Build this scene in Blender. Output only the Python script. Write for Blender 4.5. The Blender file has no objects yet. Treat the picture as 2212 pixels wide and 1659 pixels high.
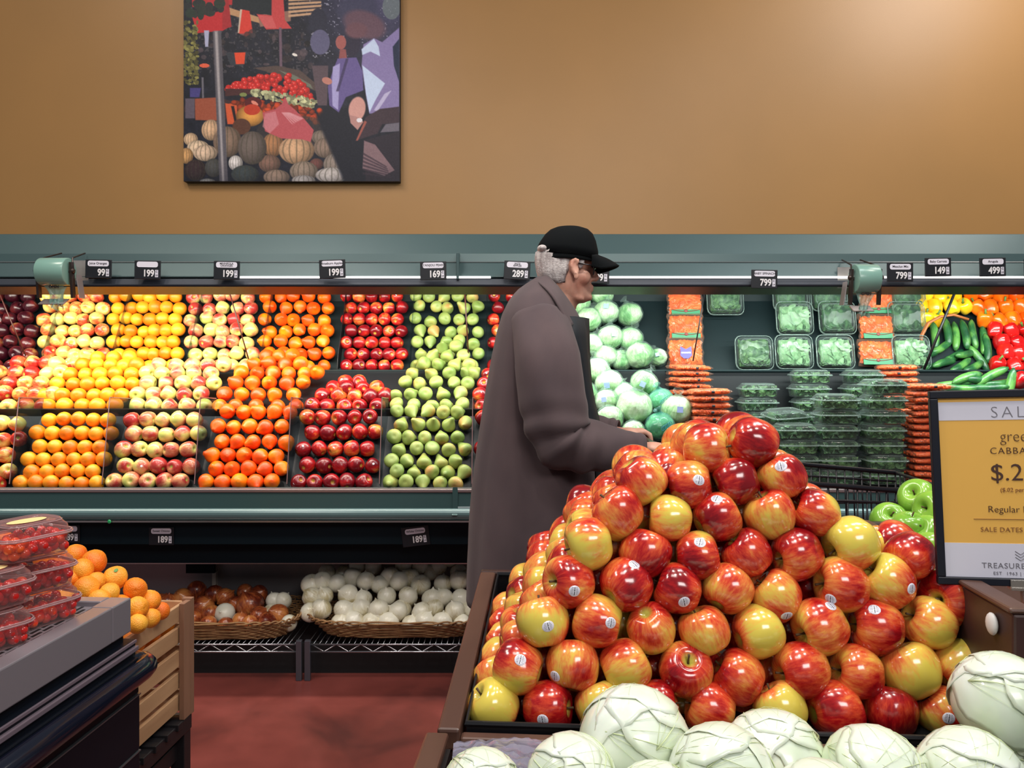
import bpy, math, random
import numpy as np
from mathutils import Vector, Matrix, Euler, noise as mnoise
R = random.Random(7)
PI = math.pi
F, CX, HY, H = 1700.0, 1106.0, 771.0, 1.45      # focal length in px, principal column, horizon row, eye height
scene = bpy.context.scene
COL = scene.collection
# ---------------------------------------------------------------- camera, world, lights, exposure
cd = bpy.data.cameras.new('camera'); cam = bpy.data.objects.new('camera', cd); COL.objects.link(cam)
cd.sensor_width = 36; cd.lens = F / 2212 * 36; cd.shift_y = -(829.5 - HY) / 2212; cd.clip_start = .05
cam.location = (0, 0, H); cam.rotation_euler = (PI / 2, 0, 0); scene.camera = cam
w = bpy.data.worlds.new('world'); scene.world = w; w.use_nodes = True
w.node_tree.nodes['Background'].inputs[0].default_value = (.85, .9, 1, 1)
w.node_tree.nodes['Background'].inputs[1].default_value = .16
scene.view_settings.view_transform = 'Standard'; scene.view_settings.look = 'None'
scene.view_settings.gamma = 1; scene.view_settings.use_curve_mapping = False
scene.view_settings.exposure = 0.0
def area(name, loc, tgt, power, sx, sy=None, col=(1, .95, .88), spread=None):
    l = bpy.data.lights.new(name, 'AREA'); o = bpy.data.objects.new(name, l); COL.objects.link(o)
    l.energy = power; l.color = col; l.size = sx
    if sy: l.shape = 'RECTANGLE'; l.size_y = sy
    else: l.shape = 'DISK'
    if spread: l.spread = spread
    o.location = loc
    o.rotation_euler = (Vector(tgt) - Vector(loc)).to_track_quat('-Z', 'Y').to_euler()
    return o
# tubes under the canopy, plus an added fill row behind them
for i, x in enumerate((-2.55, -1.55, -.55, .45, 1.45, 2.45)):
    area('canopy_tube_and_fill', (x, 3.585, 1.742), (x, 3.93, 1.1), 10.5 if x < 0 else 11, .98, .05, (1, .93, .80) if x < 0 else (.88, 1, .95))
    area('canopy_tube_and_fill', (x, 3.72, 1.90), (x, 4.33, 1.60), 6 if x < 0 else 5, .98, .05, (1, .93, .82) if x < 0 else (.9, 1, .95))  # added row hidden behind the lip, only to brighten the upper tier
# ceiling lamps: small bright heads over the tables and broad dim ones for the hall
for (x, y) in ((.2, .7), (1.05, .9), (.1, 1.55), (.95, 1.75)):
    area('ceiling_spot', (x, y, 3.5), (x * .6 + .3, 1.25, .9), 11, .16, col=(1, .93, .84))
area('ceiling_panel', (-.2, .4, 3.9), (.2, 1.6, .8), 18, 1.0, .5)
area('ceiling_panel', (1.2, -1.6, 3.2), (.8, 2.0, 1.1), 54, 1.6, .8, (1, .96, .93))
area('ceiling_panel', (-1.9, .9, 3.7), (-1.3, 1.8, .8), 22, .35, col=(1, .93, .86))
area('ceiling_panel', (-1.2, 2.4, 3.9), (-1.0, 2.9, 0), 26, .9, .5, (1, .9, .84))
area('ceiling_panel', (1.6, 2.2, 3.9), (1.2, 2.6, 0), 16, .9, .5, (.93, .97, 1))
area('wall_washer', (3.10, 3.2, 4.22), (2.5, 4.6, 3.4), 32, .9, col=(1, .95, .9))
area('wall_washer', (-2.9, 1.6, 5.3), (-3.0, 4.6, 1.6), 48, .8, col=(1, .9, .78))
area('wall_washer', (.2, 1.6, 5.3), (.2, 4.6, 1.8), 3, .9, col=(1, .9, .78))
area('wall_washer', (3.3, 1.6, 5.3), (3.6, 4.6, 1.6), 50, .8, col=(1, .9, .78))

# ---------------------------------------------------------------- helpers
def P(px, py, Y):                       # a point that the photo shows at (px, py), at distance Y from the lens plane
    return Vector(((px - CX) / F * Y, Y, H - (py - HY) / F * Y))
ORD = 'first second third fourth fifth sixth seventh eighth ninth tenth eleventh twelfth thirteenth fourteenth'.split()
def nth(i): return ORD[i] if i < len(ORD) else 'last'
def lin(c):
    c = [v / 255 for v in c]
    return tuple((v / 12.92 if v <= .04045 else ((v + .055) / 1.055) ** 2.4) for v in c)
MATS = {}
def nodes(m):
    m.use_nodes = True; return m.node_tree, m.node_tree.nodes['Principled BSDF']
def mat(name, col, rough=.5, metal=0, spec=.5, emit=None, es=1, trans=0, bump=None, var=None, alpha=1, sheen=0, coat=0, sss=0):
    if name in MATS: return MATS[name]
    m = bpy.data.materials.new(name); nt, b = nodes(m); MATS[name] = m
    c = lin(col) + (1,)
    b.inputs['Base Color'].default_value = c; b.inputs['Roughness'].default_value = rough
    b.inputs['Metallic'].default_value = metal; b.inputs['Specular IOR Level'].default_value = spec
    b.inputs['Coat Weight'].default_value = coat; b.inputs['Coat Roughness'].default_value = .08
    b.inputs['Sheen Weight'].default_value = sheen
    if emit: b.inputs['Emission Color'].default_value = lin(emit) + (1,); b.inputs['Emission Strength'].default_value = es
    tc = nt.nodes.new('ShaderNodeTexCoord')
    if var:      # (second colour, scale, stretch, contrast lo, hi)
        mp = nt.nodes.new('ShaderNodeMapping'); mp.inputs['Scale'].default_value = var[2]
        nt.links.new(tc.outputs['Object'], mp.inputs[0])
        n = nt.nodes.new('ShaderNodeTexNoise'); n.inputs['Scale'].default_value = var[1]; n.inputs['Detail'].default_value = 4
        nt.links.new(mp.outputs[0], n.inputs[0])
        r = nt.nodes.new('ShaderNodeValToRGB'); r.color_ramp.elements[0].position = var[3]; r.color_ramp.elements[1].position = var[4]
        r.color_ramp.elements[0].color = c; r.color_ramp.elements[1].color = lin(var[0]) + (1,)
        nt.links.new(n.outputs[0], r.inputs[0]); nt.links.new(r.outputs[0], b.inputs['Base Color'])
    if bump:     # (scale, strength, distance)
        n = nt.nodes.new('ShaderNodeTexNoise'); n.inputs['Scale'].default_value = bump[0]; n.inputs['Detail'].default_value = 3
        nt.links.new(tc.outputs['Object'], n.inputs[0])
        bp = nt.nodes.new('ShaderNodeBump'); bp.inputs['Strength'].default_value = bump[1]; bp.inputs['Distance'].default_value = bump[2]
        nt.links.new(n.outputs[0], bp.inputs['Height']); nt.links.new(bp.outputs[0], b.inputs['Normal'])
    return m
def film(name, tint=(255, 255, 255), clear=.8, rough=.12, bump=None, gcol=(255, 255, 255), top=.75):
    """thin clear plastic: see-through with a sheen"""
    if name in MATS: return MATS[name]
    m = bpy.data.materials.new(name); m.use_nodes = True; nt = m.node_tree; MATS[name] = m
    nt.nodes.remove(nt.nodes['Principled BSDF']); out = nt.nodes['Material Output']
    t = nt.nodes.new('ShaderNodeBsdfTransparent'); t.inputs[0].default_value = lin(tint) + (1,)
    g = nt.nodes.new('ShaderNodeBsdfPrincipled'); g.inputs['Roughness'].default_value = rough
    g.inputs['Base Color'].default_value = lin(gcol) + (1,); g.inputs['Specular IOR Level'].default_value = .8
    mx = nt.nodes.new('ShaderNodeMixShader')
    f = nt.nodes.new('ShaderNodeLayerWeight'); f.inputs[0].default_value = .35
    mr = nt.nodes.new('ShaderNodeMapRange'); mr.inputs['To Min'].default_value = 1 - clear; mr.inputs['To Max'].default_value = top
    nt.links.new(f.outputs['Facing'], mr.inputs[0]); nt.links.new(mr.outputs[0], mx.inputs[0])
    nt.links.new(t.outputs[0], mx.inputs[1]); nt.links.new(g.outputs[0], mx.inputs[2]); nt.links.new(mx.outputs[0], out.inputs[0])
    if bump:
        tc = nt.nodes.new('ShaderNodeTexCoord'); n = nt.nodes.new('ShaderNodeTexVoronoi'); n.inputs['Scale'].default_value = bump[0]
        nt.links.new(tc.outputs['Object'], n.inputs[0])
        bp = nt.nodes.new('ShaderNodeBump'); bp.inputs['Strength'].default_value = bump[1]; bp.inputs['Distance'].default_value = bump[2]
        nt.links.new(n.outputs[0], bp.inputs['Height']); nt.links.new(bp.outputs[0], g.inputs['Normal']); nt.links.new(bp.outputs[0], f.inputs['Normal'])
    return m
class G:
    """collects plain shapes into one mesh"""
    def __init__(s): s.v = []; s.f = []; s.mi = []; s.cur = 0
    def add(s, vs, fs):
        o = len(s.v); s.v += [tuple(v) for v in vs]; s.f += [tuple(i + o for i in f) for f in fs]; s.mi += [s.cur] * len(fs); return s
    def box(s, c, d, rot=None):
        c = Vector(c); d = Vector(d) / 2
        M = rot.to_matrix() if isinstance(rot, Euler) else (rot or Matrix.Identity(3))
        vs = [c + M @ Vector((x * d.x, y * d.y, z * d.z)) for z in (-1, 1) for y in (-1, 1) for x in (-1, 1)]
        return s.add(vs, [(0, 2, 3, 1), (4, 5, 7, 6), (0, 1, 5, 4), (2, 6, 7, 3), (0, 4, 6, 2), (1, 3, 7, 5)])
    def box2(s, a, b): a = Vector(a); b = Vector(b); return s.box((a + b) / 2, (abs(b.x - a.x), abs(b.y - a.y), abs(b.z - a.z)))
    def loft(s, rings, closed=True, caps=True):
        n = len(rings[0]); vs = [p for r in rings for p in r]; fs = []
        for i in range(len(rings) - 1):
            for j in range(n if closed else n - 1):
                k = (j + 1) % n; fs.append((i * n + j, i * n + k, (i + 1) * n + k, (i + 1) * n + j))
        if caps: fs += [tuple(range(n))[::-1], tuple((len(rings) - 1) * n + j for j in range(n))]
        return s.add(vs, fs)
    def tube(s, pts, r, n=8, caps=True, loop=False):
        pts = [Vector(p) for p in pts]; rs = r if isinstance(r, (list, tuple)) else [r] * len(pts)
        rings = []; up = None; N = len(pts)
        for i, p in enumerate(pts):
            if loop: t = pts[(i + 1) % N] - pts[i - 1]
            else: t = pts[min(i + 1, N - 1)] - pts[max(i - 1, 0)]
            t.normalize()
            if up is None: up = Vector((0, 0, 1)) if abs(t.z) < .9 else Vector((1, 0, 0))
            a = t.cross(up)
            if a.length < 1e-5: a = t.orthogonal()
            a.normalize(); b = a.cross(t).normalized(); up = b
            rr = rs[i]; ra, rb = rr if isinstance(rr, tuple) else (rr, rr)
            rings.append([p + a * ra * math.cos(k * 2 * PI / n) + b * rb * math.sin(k * 2 * PI / n) for k in range(n)])
        if loop: rings.append(rings[0]); caps = False
        return s.loft(rings, True, caps)
    def ball(s, c, r, n=12, m=8, M=None):
        c = Vector(c); r = r if isinstance(r, (tuple, list)) else (r, r, r); rings = []
        for i in range(1, m):
            a = PI * i / m
            rings.append([Vector((math.sin(a) * math.cos(j * 2 * PI / n) * r[0], math.sin(a) * math.sin(j * 2 * PI / n) * r[1], -math.cos(a) * r[2])) for j in range(n)])
        vs = [p for g in rings for p in g] + [Vector((0, 0, -r[2])), Vector((0, 0, r[2]))]
        if M is not None: vs = [M @ v for v in vs]
        fs = []
        for i in range(m - 2):
            for j in range(n):
                k = (j + 1) % n; fs.append((i * n + j, i * n + k, (i + 1) * n + k, (i + 1) * n + j))
        b = len(vs) - 2; fs += [(b, (j + 1) % n, j) for j in range(n)]; q = (m - 2) * n
        fs += [(b + 1, q + j, q + (j + 1) % n) for j in range(n)]
        return s.add([c + v for v in vs], fs)
    def prism(s, prof, x0, x1):          # profile (y, z) run along x
        a = [(x0, y, z) for y, z in prof]; b = [(x1, y, z) for y, z in prof]; n = len(prof)
        return s.add(a + b, [(i, (i + 1) % n, n + (i + 1) % n, n + i) for i in range(n)] + [tuple(range(n))[::-1], tuple(range(n, 2 * n))])
    def sheet(s, prof, x0, x1, t):       # open profile given a thickness t and run along x
        out = []
        for i, (y, z) in enumerate(prof):
            a = prof[max(i - 1, 0)]; b = prof[min(i + 1, len(prof) - 1)]; d = Vector((b[0] - a[0], b[1] - a[1])).normalized()
            out.append((y - d.y * t * -1, z + d.x * t * -1))
        return s.prism(list(prof) + out[::-1], x0, x1)
    def mesh(s, name, mats, smooth=True):
        me = bpy.data.meshes.new(name); me.from_pydata(s.v, [], s.f)
        for m in (mats if isinstance(mats, (list, tuple)) else [mats]): me.materials.append(m)
        if s.cur or any(s.mi): me.polygons.foreach_set('material_index', s.mi)
        if smooth: me.polygons.foreach_set('use_smooth', [True] * len(me.polygons))
        me.update(); return me
    def obj(s, name, mats, parent=None, smooth=False, bevel=0, seg=2, **k):
        return link(name, s.mesh(name, mats, smooth), parent, bevel=bevel, seg=seg, **k)
def link(name, me, parent=None, loc=None, rot=None, bevel=0, seg=2, label=None, cat=None, group=None, kind=None, scale=None):
    o = bpy.data.objects.new(name, me); COL.objects.link(o); o.parent = parent
    if loc is not None: o.location = loc
    if rot is not None: o.rotation_euler = rot
    if scale is not None: o.scale = scale if isinstance(scale, (tuple, list)) else (scale,) * 3
    if bevel:
        b = o.modifiers.new('bevel', 'BEVEL'); b.width = bevel; b.segments = seg; b.limit_method = 'ANGLE'
    return tag(o, label, cat, group, kind)
def tag(o, label=None, cat=None, group=None, kind=None):
    if label: o['label'] = label
    if cat: o['category'] = cat
    if group: o['group'] = group
    if kind: o['kind'] = kind
    return o
def thing(name, label, cat, loc=(0, 0, 0), rot=(0, 0, 0), group=None, parent=None):
    return link(name, None, parent, loc, rot, label=label, cat=cat, group=group)
def text(s, size, M, m, parent, name='lettering', bold=0, align='CENTER', ext=.0002, space=1, sx=1):
    c = bpy.data.curves.new(name, 'FONT'); c.body = s; c.size = size; c.align_x = align; c.align_y = 'CENTER'; c.extrude = ext
    c.offset = bold; c.resolution_u = 3; c.space_character = space; c.materials.append(m)
    tmp = bpy.data.objects.new('tmp', c); COL.objects.link(tmp); me = bpy.data.meshes.new_from_object(tmp); bpy.data.objects.remove(tmp); bpy.data.curves.remove(c)
    o = bpy.data.objects.new(name, me); COL.objects.link(o); o.parent = parent; o.matrix_local = M @ Matrix.Diagonal((sx, 1, 1, 1)); return o
def FACE(x, y, z): return Matrix.Translation((x, y, z)) @ Matrix.Rotation(PI / 2, 4, 'X')   # lettering facing the camera side

# ---------------------------------------------------------------- the room
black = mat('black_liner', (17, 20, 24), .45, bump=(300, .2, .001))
g = G(); g.box2((-4, -1.5, -.1), (5.2, 4.7, 0))
fl = bpy.data.materials.new('stained_concrete'); nt, b = nodes(fl)
tc = nt.nodes.new('ShaderNodeTexCoord'); n1 = nt.nodes.new('ShaderNodeTexNoise'); n1.inputs['Scale'].default_value = 2.3; n1.inputs['Detail'].default_value = 6; n1.inputs['Distortion'].default_value = .6
n2 = nt.nodes.new('ShaderNodeTexNoise'); n2.inputs['Scale'].default_value = 9; n2.inputs['Detail'].default_value = 5
r1 = nt.nodes.new('ShaderNodeValToRGB'); e = r1.color_ramp.elements; e[0].position = .3; e[0].color = lin((84, 44, 42)) + (1,); e[1].position = .62; e[1].color = lin((132, 66, 60)) + (1,)
e = r1.color_ramp.elements.new(.46); e.color = lin((118, 58, 52)) + (1,)
mx = nt.nodes.new('ShaderNodeMix'); mx.data_type = 'RGBA'; mx.blend_type = 'MULTIPLY'; mx.inputs[0].default_value = .35
nt.links.new(tc.outputs['Object'], n1.inputs[0]); nt.links.new(tc.outputs['Object'], n2.inputs[0]); nt.links.new(n1.outputs[0], r1.inputs[0])
nt.links.new(r1.outputs[0], mx.inputs[6]); nt.links.new(n2.outputs[0], mx.inputs[7]); nt.links.new(mx.outputs[2], b.inputs['Base Color'])
b.inputs['Roughness'].default_value = .28; b.inputs['Specular IOR Level'].default_value = .4
g.obj('floor', fl, kind='structure')
wl = mat('tan_wall', (168, 126, 76), .42, spec=.4, bump=(260, .12, .002), var=((162, 122, 74), 1.5, (1, 1, 1), .35, .7))
WY = 4.62
g = G(); g.box2((-4, WY, 0), (5.2, WY + .12, 4.6)); g.obj('wall_back', wl, kind='structure')

# ---------------------------------------------------------------- produce case
X0, X1, XM = -3.3, 3.4, .66
steel = mat('case_grey_green', (64, 86, 88), .4, metal=.2, bump=(500, .05, .0005))
teal = mat('case_dark_green', (58, 84, 84), .3, metal=.2)
teal2 = mat('case_bumper_green', (84, 108, 110), .3, metal=.1)
chrome = mat('brushed_metal', (190, 188, 188), .25, metal=.9)
dark = mat('dark_panel', (5, 24, 32), .6, spec=.2)
dgreen = mat('dark_green_backing', (12, 28, 31), .6, spec=.3, bump=(120, .3, .001))
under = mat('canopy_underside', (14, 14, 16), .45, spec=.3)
case = thing('produce_case', 'long grey-green refrigerated produce case along the tan wall, with lit canopy', 'display case', (0, 3.5, 0))
def cz(py, Y): return H - (py - HY) / F * Y
def cpart(name, g, m, **k):
    o = g.obj(name, m, case, **k); o.location = (0, -3.5, 0); return o
g = G(); g.prism([(3.455, cz(548, 3.455)), (3.445, cz(566, 3.445)), (3.40, cz(598, 3.4)), (3.41, cz(601, 3.41)), (3.60, cz(601, 3.41)), (3.60, 2.0), (3.52, 2.0)], X0, X1)
cpart('canopy', g, steel, bevel=.004)
g = G(); g.prism([(3.405, cz(602, 3.405)), (3.395, cz(615, 3.395)), (3.40, cz(619, 3.4)), (3.55, cz(635, 3.55)), (3.56, cz(601, 3.41) - .001)], X0, X1)
cpart('canopy_lip', g, mat('canopy_lip_grey', (52, 58, 68), .5, metal=.2, bump=(400, .3, .0006)), bevel=.003)
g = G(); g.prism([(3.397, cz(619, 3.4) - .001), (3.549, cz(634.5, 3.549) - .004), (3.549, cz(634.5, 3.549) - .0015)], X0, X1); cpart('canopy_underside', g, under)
g = G(); g.prism([(3.56, 1.99), (4.5, 1.99), (4.5, 1.97), (3.56, 1.97)], X0, X1); cpart('canopy_roof', g, steel)
ls = mat('light_strip_white', (255, 255, 250), emit=(255, 250, 245), es=2.5)
for a, b_ in ((505, 1060), (1312, 1640), (1665, 2300)):
    g = G(); p = P(a, 0, 3.398).x; q = P(b_, 0, 3.398).x; g.box2((p, 3.390, cz(601, 3.396)), (q, 3.40, cz(597, 3.396))); cpart('light_strip', g, ls, label='glowing white light strip on the canopy edge')
g = G(); g.prism([(3.455, cz(566, 3.43)), (3.447, cz(563.5, 3.43)), (3.44, cz(566, 3.43))], X0, X1); cpart('canopy_bead', g, chrome)
for x in (P(990, 0, 3.43).x, P(-900, 0, 3.43).x, P(2900, 0, 3.43).x):
    g = G(); g.box2((x - .006, 3.388, cz(604, 3.4)), (x + .006, 3.46, cz(549, 3.45))); cpart('joint_cover', g, steel, bevel=.003)
# back and stepped decks
g = G(); g.prism([(4.47, 0), (4.5, 0), (4.5, 1.97), (4.47, 1.97)], X0, X1); cpart('back_panel', g, dgreen)
LIP1, LIP2 = (3.775, cz(883, 3.775)), (4.12, cz(800, 4.12))
g = G(); g.sheet([(3.512, .868), (3.53, .838), (3.582, .835), (3.778, 1.165), LIP1], X0, XM + .14, .008); cpart('lower_deck', g, black)
g = G(); g.sheet([LIP1, (3.79, 1.15), (3.84, 1.155), (4.105, 1.365), LIP2], X0, XM + .14, .008); cpart('middle_deck', g, black)
g = G(); g.sheet([(3.512, .868), (3.54, .856), (3.90, .856), (3.90, 1.10), (4.10, 1.10), (4.122, LIP2[1] - .03), LIP2], XM + .14, X1, .008); cpart('flat_deck', g, black)
g = G(); g.sheet([LIP2, (4.135, 1.36), (4.20, 1.365), (4.445, 1.765), (4.45, 1.965)], X0, X1, .008); cpart('upper_deck', g, [dgreen])
g = G(); g.box2((X0, 4.114, LIP2[1] - .004), (X1, 4.122, LIP2[1] + .003)); cpart('shelf_edge', g, mat('shelf_edge_grey', (70, 86, 88), .3, metal=.7))
# rail, front panel, bumper
g = G(); g.prism([(3.50, cz(1055, 3.5)), (3.485, cz(1057, 3.485)), (3.485, cz(1064, 3.485)), (3.515, cz(1064, 3.485)), (3.515, cz(1055, 3.515))], X0, X1); cpart('front_rail', g, mat('rail_metal', (176, 160, 160), .3, metal=.8), bevel=.003)
g = G(); g.prism([(3.492, cz(1064, 3.485)), (3.485, cz(1099, 3.485)), (3.56, cz(1099, 3.485)), (3.56, cz(1064, 3.485))], X0, X1); cpart('front_panel', g, teal)
g = G(); z0, z1 = cz(1099, 3.47), cz(1124, 3.47)
pr = [(3.56, z0)] + [(3.478 - .022 * math.sin(t), z0 + (z1 - z0) * (1 - math.cos(t)) / 2) for t in [PI * k / 8 for k in range(9)]] + [(3.56, z1)]
g.prism(pr, X0, X1); cpart('bumper', g, teal2)
g = G(); g.box2((X0, 3.458, z1 - .007), (X1, 3.54, z1)); cpart('bumper_trim', g, chrome)
for x in (P(983, 0, 3.48).x, -2.75, 2.7):
    g = G(); g.prism([(3.484, cz(1052, 3.48)), (3.478, z0), (3.450, (z0 + z1) / 2), (3.50, z1 + .004)], x - .012, x + .012); cpart('joint_cover', g, teal, bevel=.002)
g = G(); g.prism([(3.56, z1), (3.66, z1 - .02), (3.66, cz(1216, 3.66)), (3.80, cz(1216, 3.66) + .0), (3.80, .62), (4.44, .62), (4.44, .82), (3.56, .82)], X0, X1); cpart('lower_valance', g, dark)
g = G(); g.box2((X0, 3.655, cz(1218.5, 3.655)), (X1, 3.665, cz(1216, 3.655))); cpart('valance_trim', g, chrome)
g = G(); g.box2((X0, 4.03, 0), (X1, 4.06, .60)); cpart('back_splash', g, mat('splash_steel', (140, 136, 140), .35, metal=.6, bump=(12, .3, .002)))
g = G(); g.box2((P(458, 0, 4.0).x, 4.0, .15), (P(466, 0, 4.0).x, 4.03, .60)); cpart('splash_seam', g, mat('seam_steel', (210, 200, 190), .3, metal=.5))
g = G(); g.box2((P(405, 0, 4.0).x, 3.98, cz(1236, 4)), (P(466, 0, 4.0).x, 4.03, .62)); cpart('splash_bracket', g, dark)
g = G(); g.box2((X0, 3.61, 0), (X1, 3.64, .135)); cpart('kick_plate', g, mat('kick_black', (14, 15, 18), .6))
# small shelf sticker and a green dot on the bumper
g = G(); g.box2((P(989, 0, 3.48).x, 3.476, cz(1100, 3.48)), (P(1022, 0, 3.48).x, 3.483, cz(1094.5, 3.48))); cpart('price_rail_label', g, mat('pale_grey_label', (150, 165, 168), .5))
g = G(); g.ball((P(236, 1127, 3.45)), (.008, .004, .009)); cpart('green_dot', g, mat('green_dot_plastic', (40, 150, 90), .4))
# clear bin dividers on the left half
acr = film('clear_acrylic', (214, 222, 226), .95, .05, gcol=(60, 66, 70), top=.22)
edge = mat('acrylic_edge', (120, 90, 90), .2, spec=.8)
DIV = [-.18 - .415 * k for k in range(-1, 7)]
for i, x in enumerate(sorted(DIV)):
    d = thing('bin_divider', 'clear acrylic bin divider, %s from the left along the fruit bins' % nth(i), 'divider', (x, 3.53, .86), group='clear dividers between the fruit bins')
    g = G(); pr = [(0, .02), (.07, .405), (.26, .39), (.255, .325), (.0395, 0)]
    g.prism(pr, -.0015, .0015); g.obj('pane', acr, d)
    g = G(); g.tube([(0, 0, .02), (0, .035, .21), (0, .07, .405)], .0022, 6); g.tube([(0, .07, .405), (0, .26, .39)], .0022, 6); g.obj('edge', edge, d)
# dark rods leaning across the upper deck
for i, (a, b_) in enumerate((((-2, 632), (55, 768)), ((496, 632), (541, 790)), ((1004, 632), (1012, 770)), ((1522, 632), (1497, 780)), ((2064, 628), (1996, 798)))):
    g = G(); th = .0035 if i < 4 else .007
    p, q = P(a[0], a[1], 4.02), P(b_[0], b_[1], 4.06); g.tube([p, q], th, 8)
    g.obj('divider_rod', mat('rod_brown', (66, 30, 24), .4) if i < 3 else mat('rod_black', (18, 16, 20), .4), smooth=True, label='thin dark rod leaning across the upper tier, %s of five from the left' % nth(i), cat='rod', group='rods across the upper tier')
# ---------------------------------------------------------------- fruit materials and meshes
def fruit_mat(name, stops, streak=.5, rough=.3, spec=.5, bump=None, sc=1, pole=None, coat=0, sss=0):
    """colour ramp driven by soft blush noise + meridian streaks; object colour R shifts the blush"""
    m = bpy.data.materials.new(name); nt, b = nodes(m); MATS[name] = m; N = nt.nodes.new; L = nt.links.new
    tc = N('ShaderNodeTexCoord'); oi = N('ShaderNodeObjectInfo'); sp = N('ShaderNodeSeparateXYZ'); L(tc.outputs['Object'], sp.inputs[0])
    def M(op, a, b_=None, c=None):
        n = N('ShaderNodeMath'); n.operation = op
        for i, v in enumerate((a, b_, c)):
            if v is None: continue
            if isinstance(v, (int, float)): n.inputs[i].default_value = v
            else: L(v, n.inputs[i])
        return n.outputs[0]
    rxy = M('SQRT', M('ADD', M('ADD', M('MULTIPLY', sp.outputs[0], sp.outputs[0]), M('MULTIPLY', sp.outputs[1], sp.outputs[1])), 1e-6))
    cb = N('ShaderNodeCombineXYZ'); rnd = M('MULTIPLY', oi.outputs['Random'], 37)
    L(M('DIVIDE', sp.outputs[0], rxy), cb.inputs[0]); L(M('DIVIDE', sp.outputs[1], rxy), cb.inputs[1]); L(M('ADD', M('MULTIPLY', sp.outputs[2], 9 / sc), rnd), cb.inputs[2])
    ns = N('ShaderNodeTexNoise'); ns.inputs['Scale'].default_value = 6; ns.inputs['Detail'].default_value = 5; ns.inputs['Roughness'].default_value = .65; L(cb.outputs[0], ns.inputs[0])
    va = N('ShaderNodeVectorMath'); va.operation = 'ADD'; cb2 = N('ShaderNodeCombineXYZ'); L(rnd, cb2.inputs[0]); L(rnd, cb2.inputs[2]); L(tc.outputs['Object'], va.inputs[0]); L(cb2.outputs[0], va.inputs[1])
    nb = N('ShaderNodeTexNoise'); nb.inputs['Scale'].default_value = 13 / sc; nb.inputs['Detail'].default_value = 1.5; L(va.outputs[0], nb.inputs[0])
    sc_ = N('ShaderNodeSeparateColor'); L(oi.outputs['Color'], sc_.inputs[0])
    f = M('ADD', M('ADD', M('MULTIPLY', M('SUBTRACT', nb.outputs[0], .5), 2.4), M('MULTIPLY', M('SUBTRACT', ns.outputs[0], .5), streak * 2)), sc_.outputs[0])
    cr = N('ShaderNodeValToRGB'); els = cr.color_ramp.elements
    for i, (pos, c) in enumerate(stops):
        e = els[i] if i < 2 else els.new(pos); e.position = pos; e.color = lin(c) + (1,)
    L(f, cr.inputs[0]); col = cr.outputs[0]
    if pole:      # tint round the stem
        t = M('MULTIPLY', M('SUBTRACT', 1, M('DIVIDE', rxy, pole[1])), 1.6); mx = N('ShaderNodeMix'); mx.data_type = 'RGBA'; mx.clamp_factor = True
        L(t, mx.inputs[0]); L(col, mx.inputs[6]); mx.inputs[7].default_value = lin(pole[0]) + (1,); col = mx.outputs[2]
    L(col, b.inputs['Base Color']); b.inputs['Roughness'].default_value = rough; b.inputs['Specular IOR Level'].default_value = spec
    b.inputs['Coat Weight'].default_value = coat; b.inputs['Coat Roughness'].default_value = .12
    if sss: b.inputs['Subsurface Weight'].default_value = sss; b.inputs['Subsurface Radius'].default_value = (.01, .006, .003); b.inputs['Subsurface Scale'].default_value = .5
    if bump:
        n = N('ShaderNodeTexNoise'); n.inputs['Scale'].default_value = bump[0]; n.inputs['Detail'].default_value = 2; L(tc.outputs['Object'], n.inputs[0])
        bp = N('ShaderNodeBump'); bp.inputs['Strength'].default_value = bump[1]; bp.inputs['Distance'].default_value = bump[2]; L(n.outputs[0], bp.inputs['Height']); L(bp.outputs[0], b.inputs['Normal'])
    return m
def spline(pts, n):
    out = []
    for i in range(n):
        t = i / (n - 1) * (len(pts) - 1); k = min(int(t), len(pts) - 2); u = t - k
        p = [pts[max(k - 1, 0)], pts[k], pts[k + 1], pts[min(k + 2, len(pts) - 1)]]
        out.append(tuple(.5 * (2 * p[1][j] + (p[2][j] - p[0][j]) * u + (2 * p[0][j] - 5 * p[1][j] + 4 * p[2][j] - p[3][j]) * u * u + (3 * p[1][j] - p[0][j] - 3 * p[2][j] + p[3][j]) * u ** 3) for j in (0, 1)))
    return out
APPLE = [(0, .60), (.07, .64), (.20, .80), (.40, .90), (.62, .86), (.84, .68), (.97, .36), (1, .04), (.95, -.30), (.84, -.58), (.66, -.80), (.46, -.91), (.28, -.90), (.13, -.82), (0, -.78)]
PEAR = [(0, 1.30), (.10, 1.31), (.24, 1.22), (.36, 1.0), (.50, .68), (.72, .34), (.92, 0), (1, -.30), (.95, -.58), (.74, -.82), (.45, -.93), (.2, -.92), (0, -.86)]
ORANGE = [(0, .93), (.06, .94), (.25, .95), (.55, .82), (.82, .56), (.97, .22), (1, -.05), (.93, -.37), (.76, -.65), (.5, -.86), (.22, -.96), (.08, -.955), (0, -.93)]
MINNEOLA = [(0, 1.20), (.14, 1.22), (.27, 1.16), (.36, 1.0), (.5, .84), (.80, .56), (.97, .22), (1, -.08), (.92, -.40), (.72, -.67), (.45, -.83), (.18, -.87), (0, -.85)]
ONION = [(0, 1.10), (.05, 1.09), (.08, 1.0), (.16, .91), (.42, .80), (.74, .60), (.95, .26), (1, -.05), (.93, -.38), (.72, -.66), (.42, -.84), (.15, -.9), (.1, -.98), (0, -1)]
PEPPER = [(0, .62), (.10, .64), (.30, .82), (.52, .92), (.78, .86), (.95, .55), (1, .1), (.95, -.4), (.84, -.85), (.68, -1.15), (.45, -1.26), (.2, -1.2), (0, -1.12)]
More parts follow.
